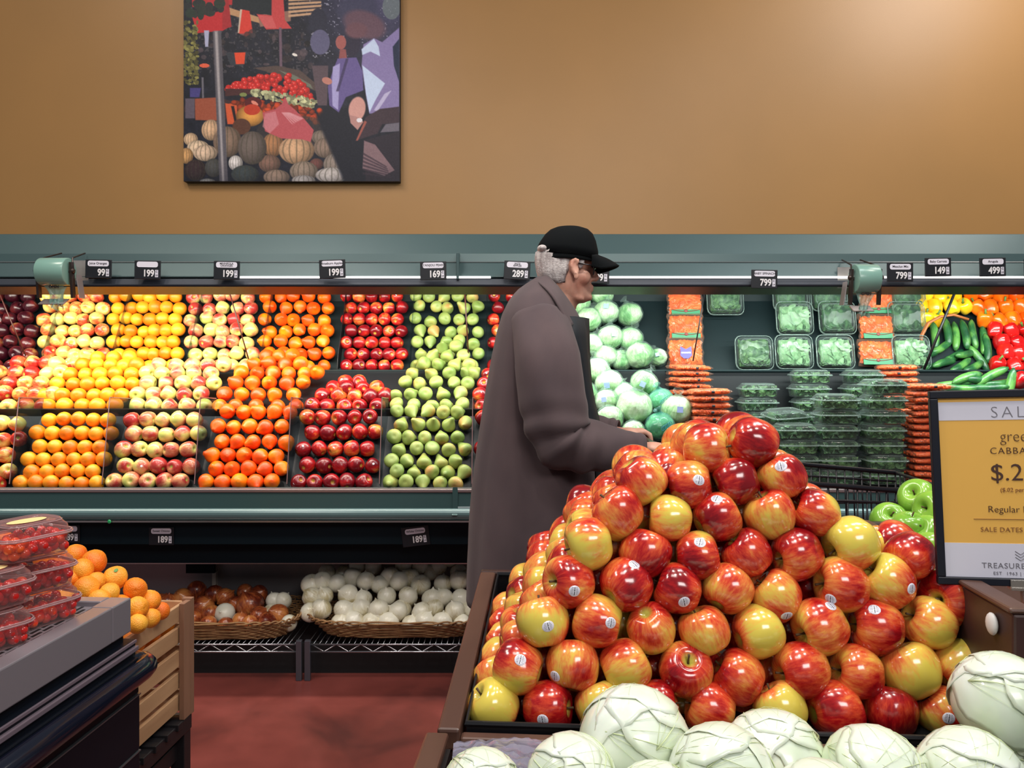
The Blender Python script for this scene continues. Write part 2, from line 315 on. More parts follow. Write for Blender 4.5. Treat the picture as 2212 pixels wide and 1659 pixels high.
def revolve(prof, Rr, n=20, m=16, lobes=None, wob=.03, seed=0, name='fruit', mt=None, asym=0, ex=None):
    pr = spline(prof, m); vs = []; fs = []; rr = random.Random(seed); ph = [rr.uniform(0, 6.3) for _ in range(6)]
    def pt(r, z, a):
        k = 1 + wob * (math.sin(a + ph[0]) * .6 + math.sin(2 * a + ph[1] + z) * .5 + math.sin(3 * a + ph[2] - 2 * z) * .3)
        if lobes: k *= 1 + lobes[1] * math.cos(lobes[0] * a + ph[3]) * max(0, min(1, (lobes[2] - z))) 
        if ex: k *= 1
        zz = z * (1 + wob * math.sin(a + ph[4])) + asym * r * math.cos(a + ph[5])
        return (r * k * Rr * math.cos(a), r * k * Rr * math.sin(a), zz * Rr)
    vs.append(pt(0, pr[0][1], 0)); vs.append(pt(0, pr[-1][1], 0))
    for (r, z) in pr[1:-1]:
        for j in range(n): vs.append(pt(r, z, 2 * PI * j / n))
    q = len(pr) - 2
    for j in range(n): fs.append((0, 2 + j, 2 + (j + 1) % n)); fs.append((1, 2 + (q - 1) * n + (j + 1) % n, 2 + (q - 1) * n + j))
    for i in range(q - 1):
        for j in range(n): k = (j + 1) % n; fs.append((2 + i * n + j, 2 + (i + 1) * n + j, 2 + (i + 1) * n + k, 2 + i * n + k))
    me = bpy.data.meshes.new(name); me.from_pydata(vs, [], fs); me.polygons.foreach_set('use_smooth', [True] * len(fs))
    for x in (mt if isinstance(mt, (list, tuple)) else [mt]): me.materials.append(x)
    me.update(); return me
SH = dict(rough=.28, spec=.5, coat=.25)
m_red = fruit_mat('red_apple_skin', [(0, (222, 176, 70)), (.95, (112, 10, 22)), (.25, (214, 110, 50)), (.5, (184, 34, 30)), (.75, (150, 16, 24))], .5, pole=((190, 150, 60), .010), **SH)
m_gala = fruit_mat('gala_apple_skin', [(0, (238, 222, 120)), (.9, (176, 34, 30)), (.35, (236, 176, 90)), (.6, (220, 96, 58))], .6, pole=((210, 200, 90), .010), **SH)
m_blush = fruit_mat('blush_apple_skin', [(0, (206, 214, 110)), (.95, (170, 52, 48)), (.38, (224, 206, 120)), (.62, (212, 140, 100))], .35, pole=((170, 180, 80), .009), **SH)
m_plum = fruit_mat('dark_apple_skin', [(0, (150, 110, 60)), (.8, (52, 10, 22)), (.3, (110, 34, 34))], .4, **SH)
m_front = fruit_mat('striped_apple_skin', [(0, (220, 200, 84)), (1, (128, 8, 18)), (.2, (230, 176, 78)), (.36, (228, 132, 66)), (.58, (210, 70, 42)), (.8, (172, 24, 26))], .45, rough=.17, spec=.6, coat=.5, pole=((196, 186, 84), .013))
m_green = fruit_mat('green_apple_skin', [(0, (150, 196, 74)), (1, (112, 172, 52))], .3, rough=.2, coat=.4)
m_pear = fruit_mat('pear_skin', [(0, (118, 142, 70)), (1, (180, 140, 80)), (.55, (150, 164, 88)), (.8, (166, 162, 86))], .2, rough=.42, bump=(380, .15, .0008))
m_orange = fruit_mat('orange_peel', [(0, (252, 178, 40)), (1, (232, 118, 14)), (.5, (248, 156, 28))], .15, rough=.36, bump=(420, .5, .0012))
m_minn = fruit_mat('minneola_peel', [(0, (254, 150, 20)), (1, (232, 76, 14)), (.5, (248, 112, 14))], .15, rough=.32, bump=(420, .5, .0012))
m_mand = fruit_mat('mandarin_peel', [(0, (250, 180, 60)), (1, (236, 112, 20)), (.5, (246, 146, 34))], .15, rough=.4, bump=(260, .9, .002))
m_wonion = fruit_mat('white_onion_skin', [(0, (238, 234, 218)), (1, (196, 182, 140)), (.6, (228, 222, 200))], .7, rough=.3, coat=.2, bump=(60, .2, .001))
m_bonion = fruit_mat('brown_onion_skin', [(0, (206, 132, 70)), (1, (96, 34, 22)), (.5, (168, 84, 46))], 1.1, rough=.28, coat=.2, bump=(60, .2, .001))
m_ypep = fruit_mat('yellow_pepper_skin', [(0, (255, 214, 40)), (1, (246, 170, 16))], .1, rough=.18, coat=.5)
m_opep = fruit_mat('orange_pepper_skin', [(0, (255, 130, 20)), (1, (244, 84, 8))], .1, rough=.18, coat=.5)
m_rpep = fruit_mat('red_pepper_skin', [(0, (226, 30, 24)), (1, (170, 10, 18))], .1, rough=.18, coat=.5)
m_cuke = fruit_mat('cucumber_skin', [(0, (96, 150, 70)), (1, (22, 66, 40)), (.4, (46, 100, 54))], .6, rough=.3, bump=(150, .5, .0015))
brown = mat('stem_brown', (84, 62, 36), .7)
K = {}
def kind(key, prof, r, mt, n=18, m=14, vs=3, **k): K[key] = [revolve(prof, r, n, m, mt=mt, seed=i * 7 + len(key), name=key, **k) for i in range(vs)]
kind('red_apple', APPLE, .037, m_red, lobes=(5, .03, -.2))
kind('gala_apple', APPLE, .038, m_gala, lobes=(5, .03, -.2))
kind('blush_apple', APPLE, .038, m_blush, lobes=(5, .03, -.2))
kind('dark_apple', APPLE, .038, m_plum, lobes=(5, .03, -.2))
kind('pear', PEAR, .035, m_pear, asym=.05)
kind('orange', ORANGE, .037, m_orange, wob=.015)
kind('minneola_orange', MINNEOLA, .037, m_minn, wob=.02)
kind('mandarin', ORANGE, .037, m_mand, wob=.05)
kind('white_onion', ONION, .045, m_wonion, wob=.03)
kind('brown_onion', ONION, .045, m_bonion, wob=.04)
kind('yellow_pepper', PEPPER, .037, m_ypep, n=24, lobes=(4, .08, .9))
kind('orange_pepper', PEPPER, .037, m_opep, n=24, lobes=(4, .08, .9))
kind('red_pepper', PEPPER, .037, m_rpep, n=24, lobes=(4, .08, .9))
K['cucumber'] = []
for s in range(3):
    rr = random.Random(s); g = G(); b0 = rr.uniform(-.012, .012)
    pts = [(b0 * math.sin(PI * t), 0, (t - .5) * .19) for t in [i / 10 for i in range(11)]]
    g.tube(pts, [.006, .016, .0195, .021, .0215, .0215, .0215, .021, .0195, .015, .005], 14)
    K['cucumber'].append(g.mesh('cucumber', m_cuke))
g = G(); g.tube([(0, 0, -.002), (.002, 0, .008), (.004, 0, .016)], [.0022, .0014, .002], 6); stem_me = g.mesh('stem', brown)
g = G(); g.tube([(0, 0, 0), (.002, 0, .014), (.006, 0, .03)], [.009, .0045, .006], 8); pstem_me = g.mesh('stem', mat('pepper_stem_green', (96, 130, 60), .5))
g = G(); g.ball((0, 0, 0), (.0055, .0055, .0008), 12, 6); dot_me = g.mesh('sticker', mat('fruit_sticker', (232, 232, 240), .4))
def fruit(key, loc, name=None, label='', cat='fruit', group=None, bias=None, rot=None, sc=1, stem=None, rad=None):
    me = K[key][R.randrange(len(K[key]))]
    o = link(name or key, me, None, loc, rot if rot is not None else (R.uniform(0, 6.3), R.uniform(0, 6.3), R.uniform(0, 6.3)), label=label, cat=cat, group=group, scale=sc)
    o.color = (bias if bias is not None else R.uniform(.3, .75), 0, 0, 1)
    if stem:
        s = link('stem', stem[0], o, (0, 0, stem[1]))
    return o
def sticker_on(o, radius, p=.2):
    if R.random() < p:
        d = Vector((R.uniform(-.5, .5), -1, R.uniform(-.1, .7))).normalized()
        M = o.rotation_euler.to_matrix().transposed(); ld = M @ d
        link('sticker', dot_me, o, ld * radius * .99, ld.to_track_quat('Z', 'Y').to_euler())
# ---------------------------------------------------------------- fruit bins, left half of the case: lower tier
CATS = {'orange': 'orange', 'minneola_orange': 'orange', 'pear': 'pear', 'red_apple': 'apple', 'gala_apple': 'apple', 'blush_apple': 'apple', 'dark_apple': 'apple'}
def frot(key):
    if key == 'pear': return (PI / 2 + R.uniform(-.9, .9) + (PI if R.random() < .75 else 0), R.uniform(-.5, .5), R.uniform(-.7, .7))
    if key == 'minneola_orange': return (R.uniform(1.0, 2.6), R.uniform(-.4, .4), R.uniform(-.9, .9))
    if 'apple' in key: return (R.uniform(-1.2, 1.2), R.choice((-1, 1)) * R.uniform(.7, 1.8), R.uniform(0, 6.3))
    return None
BIAS = {'red_apple': (.45, 1.0), 'gala_apple': (.1, .8), 'blush_apple': (.2, .85), 'dark_apple': (.3, 1), 'pear': (.2, .7), 'orange': (.2, .9), 'minneola_orange': (.4, 1.1)}
NICE = {'orange': 'orange', 'minneola_orange': 'knobbed orange', 'pear': 'green pear', 'red_apple': 'dark red apple', 'gala_apple': 'red-yellow apple', 'blush_apple': 'pale green-pink apple', 'dark_apple': 'purplish apple'}
def place(key, p, label, group, sc=1):
    o = fruit(key, p, label=label, cat=CATS[key], group=group, bias=R.uniform(*BIAS[key]), rot=frot(key), sc=sc * R.uniform(.95, 1.04))
    if 'apple' in key: sticker_on(o, .037, .22)
    return o
LOW = [('gala_apple', -2.67, [1045, 1018, 985, 950, 915], 5, 'far left apple bin'), ('orange', -2.255, [1043, 1018, 993, 965, 936, 906], 5.5, 'leftmost orange bin'),
       ('blush_apple', -1.84, [1038, 1007, 972, 937, 907], 5, 'pink-green apple bin'), ('minneola_orange', -1.425, [1041, 1013, 985, 955, 922, 890], 5, 'knobbed orange bin'),
       ('red_apple', -1.01, [1042, 1005, 969, 934, 901], 5, 'dark red apple bin'), ('pear', -.595, [1043, 1020, 997, 970, 944, 916, 889], 5, 'green pear bin'),
       ('red_apple', -.18, [1040, 1005, 970, 935, 902], 5, 'bin beside the pears')]
for key, xl, ys, n, bn in LOW:
    for r, y in enumerate(ys):
        Y = 3.558 + (1043 - y) * .00118
        cnt = 5; pitch = .0765 if n == 5 else .0745
        if n == 5.5: cnt = 6 if r % 2 == 0 else 5; pitch = .0695
        off = .007 * (-1 if r % 2 else 1) if cnt == 5 and n == 5 else 0
        if n == 5: off = (.016 if r % 2 else -.016); pitch = .0745
        for c in range(cnt):
            x = xl + .2075 + off + (c - (cnt - 1) / 2) * pitch + R.uniform(-.002, .002)
            p = Vector((x, Y + R.uniform(-.003, .003), cz(y + R.uniform(-2, 2), Y)))
            place(key, p, '%s, %s from left, %s row up, %s, lower tier' % (NICE[key], nth(c), nth(r), bn), 'fruit in the lower tier of the case', .94 if n == 5.5 else 1)
MID = [('gala_apple', 'far left apple bin', {877: [-20, 18, 56, 92], 852: [-30, 10, 45, 80, 112], 829: [-15, 20, 55, 90], 806: [0, 33, 68, 103, 135], 786: [40, 70, 100, 125]}),
       ('orange', 'leftmost orange bin', {877: [105, 141, 177, 211, 247], 854: [98, 135, 170, 203, 232, 264], 829: [125, 161, 192, 223, 255, 287], 808: [150, 185, 218, 250, 284], 789: [178, 210, 240, 268, 296], 772: [213, 247, 280]}),
       ('blush_apple', 'pink-green apple bin', {877: [297, 333, 367, 404, 440], 852: [298, 333, 365, 398, 435], 827: [322, 357, 396, 430, 463], 807: [318, 350, 385, 420, 455], 789: [343, 380, 416, 450, 483]}),
       ('minneola_orange', 'knobbed orange bin', {877: [474, 510, 555, 600, 640], 852: [485, 520, 557, 595, 633], 828: [508, 545, 583, 621, 657], 806: [520, 555, 590, 625, 660, 684], 786: [548, 582, 616, 650], 768: [575, 605, 632]}),
       ('red_apple', 'dark red apple bin', {877: [675, 707, 744, 779, 815], 855: [697, 732, 765, 800, 832], 838: [720, 750, 785, 815], 825: [745, 775]}),
       ('pear', 'green pear bin', {877: [860, 895, 930, 965, 1000], 852: [853, 887, 920, 957, 992], 828: [875, 910, 945, 980, 1012], 806: [893, 930, 968, 1005, 1024], 787: [915, 950, 985, 1010], 769: [935, 968, 1000], 752: [955, 985]}),
       ('red_apple', 'bin beside the pears', {877: [1042, 1078, 1115], 853: [1035, 1070, 1105], 830: [1045, 1080, 1115], 808: [1055, 1090]})]
for key, bn, rows in MID:
    for r, (y, xs) in enumerate(rows.items()):
        Y = 3.815 + (877 - y) * .0024
        for c, x in enumerate(xs):
            place(key, P(x + R.uniform(-2, 2), y + R.uniform(-2, 2), Y + R.uniform(-.006, .006)), '%s, %s from left, %s row up, %s, middle tier' % (NICE[key], nth(c), nth(r), bn), 'fruit in the middle tier of the case', 1.02)
UP = [('dark_apple', -20, 80), ('gala_apple', 86, 232), ('orange', 236, 398), ('blush_apple', 402, 556), ('minneola_orange', 562, 722), ('red_apple', 736, 880), ('pear', 886, 1046), ('red_apple', 1052, 1130)]
UB = ['leftmost block', 'second block', 'third block', 'fourth block', 'fifth block', 'sixth block', 'seventh block', 'eighth block']
for bi, (key, xa, xb) in enumerate(UP):
    w_ = xb - xa; tight = 27.0; n = max(2, int(w_ / tight))
    jit = 1 if key == 'red_apple' else 3.5
    dy = 25.0
    for r in range(7):
        y = 790 - r * dy; Y = 4.165 + r * .0375
        nn = n if r % 2 == 0 else n; sh = (5 if r % 2 else -5)
        for c in range(nn):
            x = xa + w_ / 2 + sh + (c - (nn - 1) / 2) * (w_ - 14 - tight * .35) / max(1, nn - .6)
            p = P(x + R.uniform(-jit, jit), y + R.uniform(-jit, jit), Y + R.uniform(-.01, .004))
            place(key, p, '%s, %s from left, %s row up, upper tier, %s' % (NICE[key], nth(c), nth(r), UB[bi]), 'fruit in the upper tier of the case', 1.0 if key != 'red_apple' else .93)
for i, x in enumerate((83, 234, 400, 559, 728, 883, 1049)):
    g = G(); a = P(x, 798, 4.12); X = a.x
    g.prism([(4.125, 1.385), (4.135, 1.44), (4.37, 1.86), (4.41, 1.82), (4.19, 1.39)], X - .0015, X + .0015)
    g.obj('upper_divider', acr if i != 4 else mat('divider_black', (20, 22, 26), .3), label='upper tier divider standing between fruit blocks, %s from the left' % nth(i), cat='divider', group='dividers of the upper tier')
# ---------------------------------------------------------------- price tags, bag rolls
white = mat('label_white', (226, 224, 236), .55); tagblack = mat('tag_black', (16, 20, 28), .5); ink = mat('marker_ink', (40, 36, 44), .6)
digit = mat('digit_white', (232, 230, 232), .5)
def price_tag(px, py, price, words, unit='LB', tilt=0, Y=3.37, where='', w_=.112, h_=.080):
    p = P(px, py, Y)
    t = thing('price_tag', 'black price tag %s, showing %s%s' % (where, price, '' if words else ', name strip blank'), 'price tag', p, (0, math.radians(tilt), 0), group='black price tags on the case')
    g = G(); g.box((0, 0, 0), (w_, .006, h_)); g.obj('card', tagblack, t, bevel=.002)
    g = G(); n = 6; pts = []
    for cx, cz_, a0 in ((.036, .018, 0), (-.036, .018, 90), (-.036, .012, 180), (.036, .012, 270)):
        for k in range(n): a = math.radians(a0 + 90 * k / (n - 1)); pts.append((cx + .009 * math.cos(a), cz_ + .009 * math.sin(a)))
    g.add([(x, -.0032, z + .008) for x, z in pts] + [(x, -.0042, z + .008) for x, z in pts], [tuple(range(len(pts), 2 * len(pts)))] + [(i, (i + 1) % len(pts), len(pts) + (i + 1) % len(pts), len(pts) + i) for i in range(len(pts))])
    g.obj('name_strip', white, t)
    if words:
        ws = words.split('|')
        for i, s in enumerate(ws): text(s, .0135 if len(ws) == 1 else .0115, FACE(0, -.0045, .0235 + (.0045 if len(ws) == 2 else 0) - i * .009), ink, t, 'handwriting', bold=.0002)
    text(price, .040, FACE(.030, -.0035, -.0155), digit, t, 'price', bold=.0012, align='RIGHT', sx=.82)
    g = G(); g.box((.040, -.0034, -.0155), (.013, .001, .031)); g.obj('unit_box', white, t)
    text('C', .012, FACE(.040, -.0042, -.008), ink, t, 'unit', bold=.0004); text(unit, .009, FACE(.040, -.0042, -.023), ink, t, 'unit', bold=.0002)
price_tag(213, 581, '99', 'Juice Oranges', where='over the gala apples, beside the left bag roll', tilt=1)
price_tag(319, 583, '199', '', where='second from the left on the canopy', tilt=1)
price_tag(490, 584, '199', 'MINNEOLA|ORANGES', where='above the blush apples', tilt=1)
price_tag(718, 581, '199', 'Braeburn Apples', where='above the knobbed oranges', tilt=-2)
price_tag(936, 585, '169', "D'ANJOU PEARS", where='above the pears', tilt=-1)
price_tag(1117, 584, '289', 'JAZZ|APPLES', where="just left of the man's cap", tilt=3)
price_tag(1288, 592, '199', 'LETTUCE', where="half hidden behind the cap's brim", tilt=1, unit='EA')
price_tag(1651, 603, '799', 'BABY SPINACH', where='right of the man over the salads', tilt=1)
price_tag(1944, 588, '799', 'Mesclun Mix', where='right of the right bag roll', tilt=0)
price_tag(2026, 577, '149', 'Baby Carrots', unit='EA', where='over the yellow peppers', tilt=-1)
price_tag(2144, 577, '499', 'Arugula', where='over the orange peppers', tilt=-1)
price_tag(2240, 579, '399', 'Peppers', where='cut by the right edge', tilt=-1)
price_tag(349, 1158, '189', 'Sweet Onions', where='under the rail above the onions', tilt=0, Y=3.53)
price_tag(898, 1158, '189', 'White Onions', where='hanging crooked under the rail', tilt=-7, Y=3.53, w_=.124, h_=.088)
price_tag(146, 1153, '89', 'Mandarins', where='half hidden behind tomato packs', tilt=0, Y=3.53)
g = G(); g.box2((-2.6, 3.535, cz(1175, 3.54)), (.2, 3.545, cz(1128, 3.54))); cpart('tag_rail', g, dark)
bagm = film('pale_green_film', (196, 226, 214), .45, .2, bump=(60, .5, .004), gcol=(150, 190, 178), top=.7)
rollm = mat('bag_roll_green', (124, 164, 152), .25, spec=.6, bump=(30, .15, .002))
brk = mat('bracket_dark', (62, 50, 46), .35, metal=.5); gal = mat('galvanised_plate', (186, 178, 176), .3, metal=.6)
def bag_roll(px0, px1, py, rp, Y, where, side):
    a = P(px0, py, Y); b_ = P(px1, py, Y); r = rp / F * Y; c = (a + b_) / 2; w_ = b_.x - a.x
    t = thing('bag_roll_dispenser', 'wire dispenser with a pale green plastic bag roll %s' % where, 'bag dispenser', c)
    g = G(); g.tube([(-w_ / 2, 0, 0), (-w_ / 2 + .004, 0, 0), (w_ / 2 - .004, 0, 0), (w_ / 2, 0, 0)], [r * .97, r, r, r * .97], 32); g.obj('roll', rollm, t, smooth=True, bevel=.002)
    g = G(); g.tube([(-w_ / 2 - .02, 0, 0), (w_ / 2 + .02, 0, 0)], .008, 10); g.obj('spindle', brk, t)
    for s in (-1, 1):
        x = s * (w_ / 2 + .012); g = G(); g.box((x, .0, -.035), (.010, .022, .15), Euler((.1, 0, 0))); g.tube([(x, 0, .02), (x - .01 * s, .02, .06), (x - s * .02, .135, .095)], .0035, 6); g.ball((x + s * .006, -.008, .004), .011, 8, 6)
        g.obj('arm', brk, t)
    g = G(); g.box((0, .104, .015), (w_ + .05, .004, .09)); g.obj('back_plate', gal, t)
    g = G(); g.box((-w_ * .1, .01, -.125), (w_ * .9, .05, .004), Euler((.5, 0, 0))); g.box((side * (w_ / 2 + .03), .03, -.06), (.004, .04, .10), Euler((0, -.15 * side, 0))); g.obj('tear_guide', gal, t)
    g = G(); N = 10; rows = []
    for j in range(8):
        v = j / 7; z = -.02 - r * .6 - v * .10
        rows.append([(w_ * (.42 - .22 * math.sin(v * 2.4)) * (2 * i / (N - 1) - 1) + .01 * side * v, -.012 + .018 * math.sin(i * 1.9 + j) * v + .01, z + .01 * math.sin(i * 1.3)) for i in range(N)])
    g.loft(rows, closed=False, caps=False); g.obj('hanging_bag', bagm, t, smooth=True)
    text('OPEN', .016, FACE(.0, -.012, -.035 - r * .5), ink, t, 'lettering', bold=.0006)
bag_roll(89, 150, 587, 30, 3.30, 'at the left end of the canopy', 1)
bag_roll(1844, 1893, 602, 31, 3.30, 'on the canopy over the salads', -1)
# ---------------------------------------------------------------- lettuces in printed film
m_let = fruit_mat('lettuce_leaf', [(0, (222, 234, 208)), (.95, (84, 138, 76)), (.4, (188, 214, 166)), (.7, (130, 178, 114))], .6, rough=.5, bump=(45, .7, .006), sc=1.6)
m_lf = film('lettuce_film', (244, 250, 246), .90, .10, bump=(34, .8, .006), gcol=(150, 170, 160), top=.4)
m_lft = film('lettuce_film_teal', (196, 236, 226), .82, .12, bump=(34, .8, .006), gcol=(130, 186, 178), top=.4)
K['lettuce'] = []; LF = []
def crump(me, amp, fr, seed):
    for v in me.vertices:
        n = mnoise.noise(v.co * fr + Vector((seed, 0, 0))); n2 = mnoise.noise(v.co * fr * 2.7 + Vector((0, seed, 0)))
        v.co *= 1 + amp * (n + .5 * n2)
    me.update()
for s in range(4):
    g = G(); g.ball((0, 0, 0), (.073, .073, .066), 30, 20); me = g.mesh('lettuce', m_let); crump(me, .10, 28, s * 5.1); K['lettuce'].append(me)
    for m in (m_lf, m_lft):
        g = G(); g.ball((0, 0, 0), (.079, .079, .074), 30, 20); g.tube([(0, 0, .068), (.004, 0, .085), (.012, 0, .098)], [.022, .009, .026], 12, caps=False); me = g.mesh('wrapper', m); crump(me, .07, 40, s * 3.3 + 9); LF.append(me)
tealink = mat('teal_print', (20, 110, 130), .5); blueink = mat('blue_print', (140, 156, 206), .5)
def lettuce(px, py, rp, Y, label, teal=False, stick=None):
    r = rp / F * Y / .079; p = P(px, py, Y); k = R.randrange(4)
    rot = (R.uniform(-.6, .6), R.uniform(-.6, .6), R.uniform(0, 6.3))
    o = link('wrapped_lettuce', K['lettuce'][k], None, p, rot, scale=r, label=label, cat='lettuce', group='wrapped lettuces in the case'); o.color = (R.uniform(.25, .6), 0, 0, 1)
    link('wrapper', LF[k * 2 + (1 if teal else 0)], o, label='teal printed film' if teal else None)
    if stick or teal:
        d = Vector((R.uniform(-.3, .4), -1, R.uniform(-.1, .4))).normalized(); ld = o.rotation_euler.to_matrix().transposed() @ d
        g = G(); g.box((0, 0, 0), (.028, .028, .0008)) if not teal else [g.tube([(-.03 + .01 * i + .006 * math.cos(a), .01 * math.sin(a * 1.0) + .004 * i - .01, 0) for a in [x * .5 for x in range(13)]], .0014, 5) for i in range(6)]
        up = ld.to_track_quat('Z', 'Y').to_euler(); q = g.obj('film_print' if teal else 'film_label', tealink if teal else blueink, o); q.location = ld * .084; q.rotation_euler = up
LET = [(1425, 921, 33, 3.66, 'teal printed lettuce at the bottom of the heap', 1, 0), (1367, 932, 27, 3.63, 'small wrapped lettuce lowest in the heap, above the cuff', 0, 0), (1316, 905, 32, 3.66, "wrapped lettuce just above the man's forearm", 0, 0),
       (1461, 886, 36, 3.72, 'wrapped lettuce with blue label beside the carrot stack', 0, 1), (1370, 878, 41, 3.72, 'largest wrapped lettuce, in the middle of the lower heap', 0, 0), (1428, 866, 29, 3.80, 'teal printed lettuce behind the largest one', 1, 0),
       (1309, 866, 29, 3.78, 'lettuce with blue label left of the largest one', 0, 1), (1391, 829, 32, 3.88, 'wrapped lettuce alone on top of the lower heap', 0, 1), (1316, 829, 33, 3.88, "wrapped lettuce with label, level with the man's lapel", 0, 1),
       (1288, 800, 31, 3.95, 'wrapped lettuce in the lower heap touching the lapel', 0, 0), (1345, 850, 28, 3.85, 'wrapped lettuce tucked behind the largest one', 0, 0), (1262, 850, 30, 3.8, "wrapped lettuce mostly hidden by the man's chest", 0, 0),
       (1420, 772, 22, 4.17, 'wrapped lettuce at the right end of the upper row', 0, 1), (1382, 768, 33, 4.15, 'big wrapped lettuce right in the upper bottom row', 0, 0), (1342, 778, 26, 4.18, 'lettuce between two bigger ones in the upper bottom row', 0, 0),
       (1308, 770, 28, 4.17, 'wrapped lettuce left in the upper bottom row', 0, 0), (1362, 732, 29, 4.22, 'wrapped lettuce second up at the right of the upper heap', 0, 0), (1318, 728, 30, 4.21, 'wrapped lettuce with square blue label in the upper heap', 0, 1),
       (1277, 745, 29, 4.2, "wrapped lettuce in the upper heap beside the man's lapel", 0, 0), (1360, 679, 29, 4.30, 'wrapped lettuce standing alone at the upper right of the heap', 0, 0), (1310, 674, 29, 4.29, 'wrapped lettuce with printed film near the top', 0, 1),
       (1272, 690, 29, 4.27, "wrapped lettuce under the man's chin", 0, 0), (1300, 636, 27, 4.36, 'topmost wrapped lettuce under the canopy', 0, 0), (1250, 655, 27, 4.33, "wrapped lettuce behind the man's chin", 0, 0)]
for a in LET: lettuce(*a[:4], a[4], *a[5:])
# ---------------------------------------------------------------- clamshell salads
m_cl = film('clamshell_plastic', (244, 248, 246), .92, .05, gcol=(130, 140, 136), top=.45, bump=(30, .3, .003))
rim_m = film('clamshell_rim', (220, 232, 226), .65, .06, gcol=(150, 164, 158), top=.8)
m_leafs = []
for i, (c1, c2) in enumerate((((36, 76, 44), (112, 150, 92)), ((28, 62, 42), (84, 126, 76)), ((156, 190, 142), (96, 144, 96)))):
    m_leafs.append(mat('salad_leaf_%s' % ('dark', 'mixed', 'pale')[i], c1, .45, var=(c2, 40, (1, 1, 1), .35, .7), bump=(80, .4, .003)))
def rrect(w_, d_, r, z, n=4):
    out = []
    for cx, cy, a0 in ((w_ / 2 - r, d_ / 2 - r, 0), (-w_ / 2 + r, d_ / 2 - r, 90), (-w_ / 2 + r, -d_ / 2 + r, 180), (w_ / 2 - r, -d_ / 2 + r, 270)):
        for k in range(n): a = math.radians(a0 + 90 * k / (n - 1)); out.append((cx + r * math.cos(a), cy + r * math.sin(a), z))
    return out
def shell_meshes(w_, d_, h_, m1, m2):
    g = G(); g.loft([rrect(w_ * .86, d_ * .84, .025, 0), rrect(w_ * .93, d_ * .92, .028, h_ * .58)][0:2], caps=False); g.add(rrect(w_ * .86, d_ * .84, .025, 0), [tuple(range(16))]); body = g.mesh('tray', m1)
    g = G(); g.loft([rrect(w_ * .93, d_ * .92, .028, h_ * .60), rrect(w_ * .90, d_ * .88, .028, h_ * .78), rrect(w_ * .80, d_ * .78, .028, h_ * .90), rrect(w_ * .74, d_ * .72, .026, h_ * .99), rrect(w_ * .68, d_ * .66, .024, h_ * .93)], caps=False)
    g.add(rrect(w_ * .68, d_ * .66, .024, h_ * .93), [tuple(range(16))]); lid = g.mesh('lid', m1)
    g = G(); a = rrect(w_, d_, .03, h_ * .57); g.tube(a, .0022, 5, loop=True); a = rrect(w_ * .985, d_ * .985, .03, h_ * .62); g.tube(a, .0018, 5, loop=True); g.tube(rrect(w_ * .79, d_ * .77, .027, h_ * .92), .0012, 4, loop=True); rim = g.mesh('rim', m2)
    return body, lid, rim
SW, SD, SHH = .192, .160, .0685
CSH = shell_meshes(SW, SD, SHH, m_cl, rim_m)
GRN = []
for s in range(6):
    rr = random.Random(s + 40); g = G()
    for k in range(95):
        c = Vector((rr.uniform(-.078, .078), rr.uniform(-.062, .062), rr.uniform(.008, .052)))
        if rr.random() < .5: c.y = -.062 + rr.random() * .01
        L_ = rr.uniform(.018, .034); W_ = L_ * rr.uniform(.35, .6); E = Euler((rr.uniform(-.7, .7) + (1.2 if c.y < -.05 else 0), rr.uniform(-.7, .7), rr.uniform(0, 6.3))).to_matrix(); cu = rr.uniform(-.3, .3) * L_
        pt = [(-L_, 0, 0), (-L_ * .3, W_, cu), (L_ * .5, W_ * .8, 0), (L_, 0, cu), (L_ * .5, -W_ * .8, 0), (-L_ * .3, -W_, cu)]
        q = [c + E @ Vector(v) for v in pt]; q = [Vector((max(-.078, min(.078, v.x)), max(-.066, min(.066, v.y)), max(.004, min(.058, v.z)))) for v in q]
        g.add(q, [(0, 1, 2, 3), (0, 3, 4, 5)])
    g.box((0, 0, .022), (.145, .112, .034))
    GRN.append(g.mesh('salad_leaves', m_leafs[s % 3 if s < 3 else (s % 2)]))
def clam(p, rot, label, gi=None, group='salad clamshells'):
    t = thing('salad_clamshell', label, 'salad box', p, rot, group)
    link('tray', CSH[0], t); link('lid', CSH[1], t); link('rim', CSH[2], t); link('salad_leaves', GRN[R.randrange(2) * 3 + R.randrange(2) if gi is None else gi], t, kind='stuff')
    return t
cols = [('leftmost front stack', 1640, 3.675, 4, .003), ('front stack second from left', 1733, 3.66, 4, .0), ('front stack beside the orange-capped tower', 1820, 3.66, 6, .012), ('tall front stack next to the right carrots', 1920, 3.655, 7, -.008)]
cols[2] = ('third front stack from left', 1820, 3.66, 6, .0)
cols[3] = ('tall front stack by the right carrots', 1922, 3.655, 7, .0)
for nm, px, Y, n, dx in cols:
    top = 862 if n == 6 else 0
    for k in range(n):
        x = (px - CX) / F * (Y - .08)
        clam((x + R.uniform(-.008, .008), Y + R.uniform(-.006, .006), .866 + k * (SHH + .0005)), (0, 0, R.uniform(-.06, .06)), 'clear salad clamshell, %s from the bottom of the %s' % (nth(k), nm))
for nm, px, Y, n in (('back left stack', 1643, 3.985, 3), ('back middle stack', 1762, 3.985, 4), ('back right stack', 1880, 3.985, 4)):
    for k in range(n):
        x = (px - CX) / F * (Y - .08)
        clam((x + R.uniform(-.01, .01), Y, 1.111 + k * (SHH + .0005)), (0, 0, R.uniform(-.08, .08)), 'clear salad clamshell, %s from the bottom of the %s' % (nth(k), nm))
clam((P(1692, 0, 3.82).x, 3.80, 1.128), (.12, -.05, .2), 'salad clamshell lying tilted between front and back stacks')
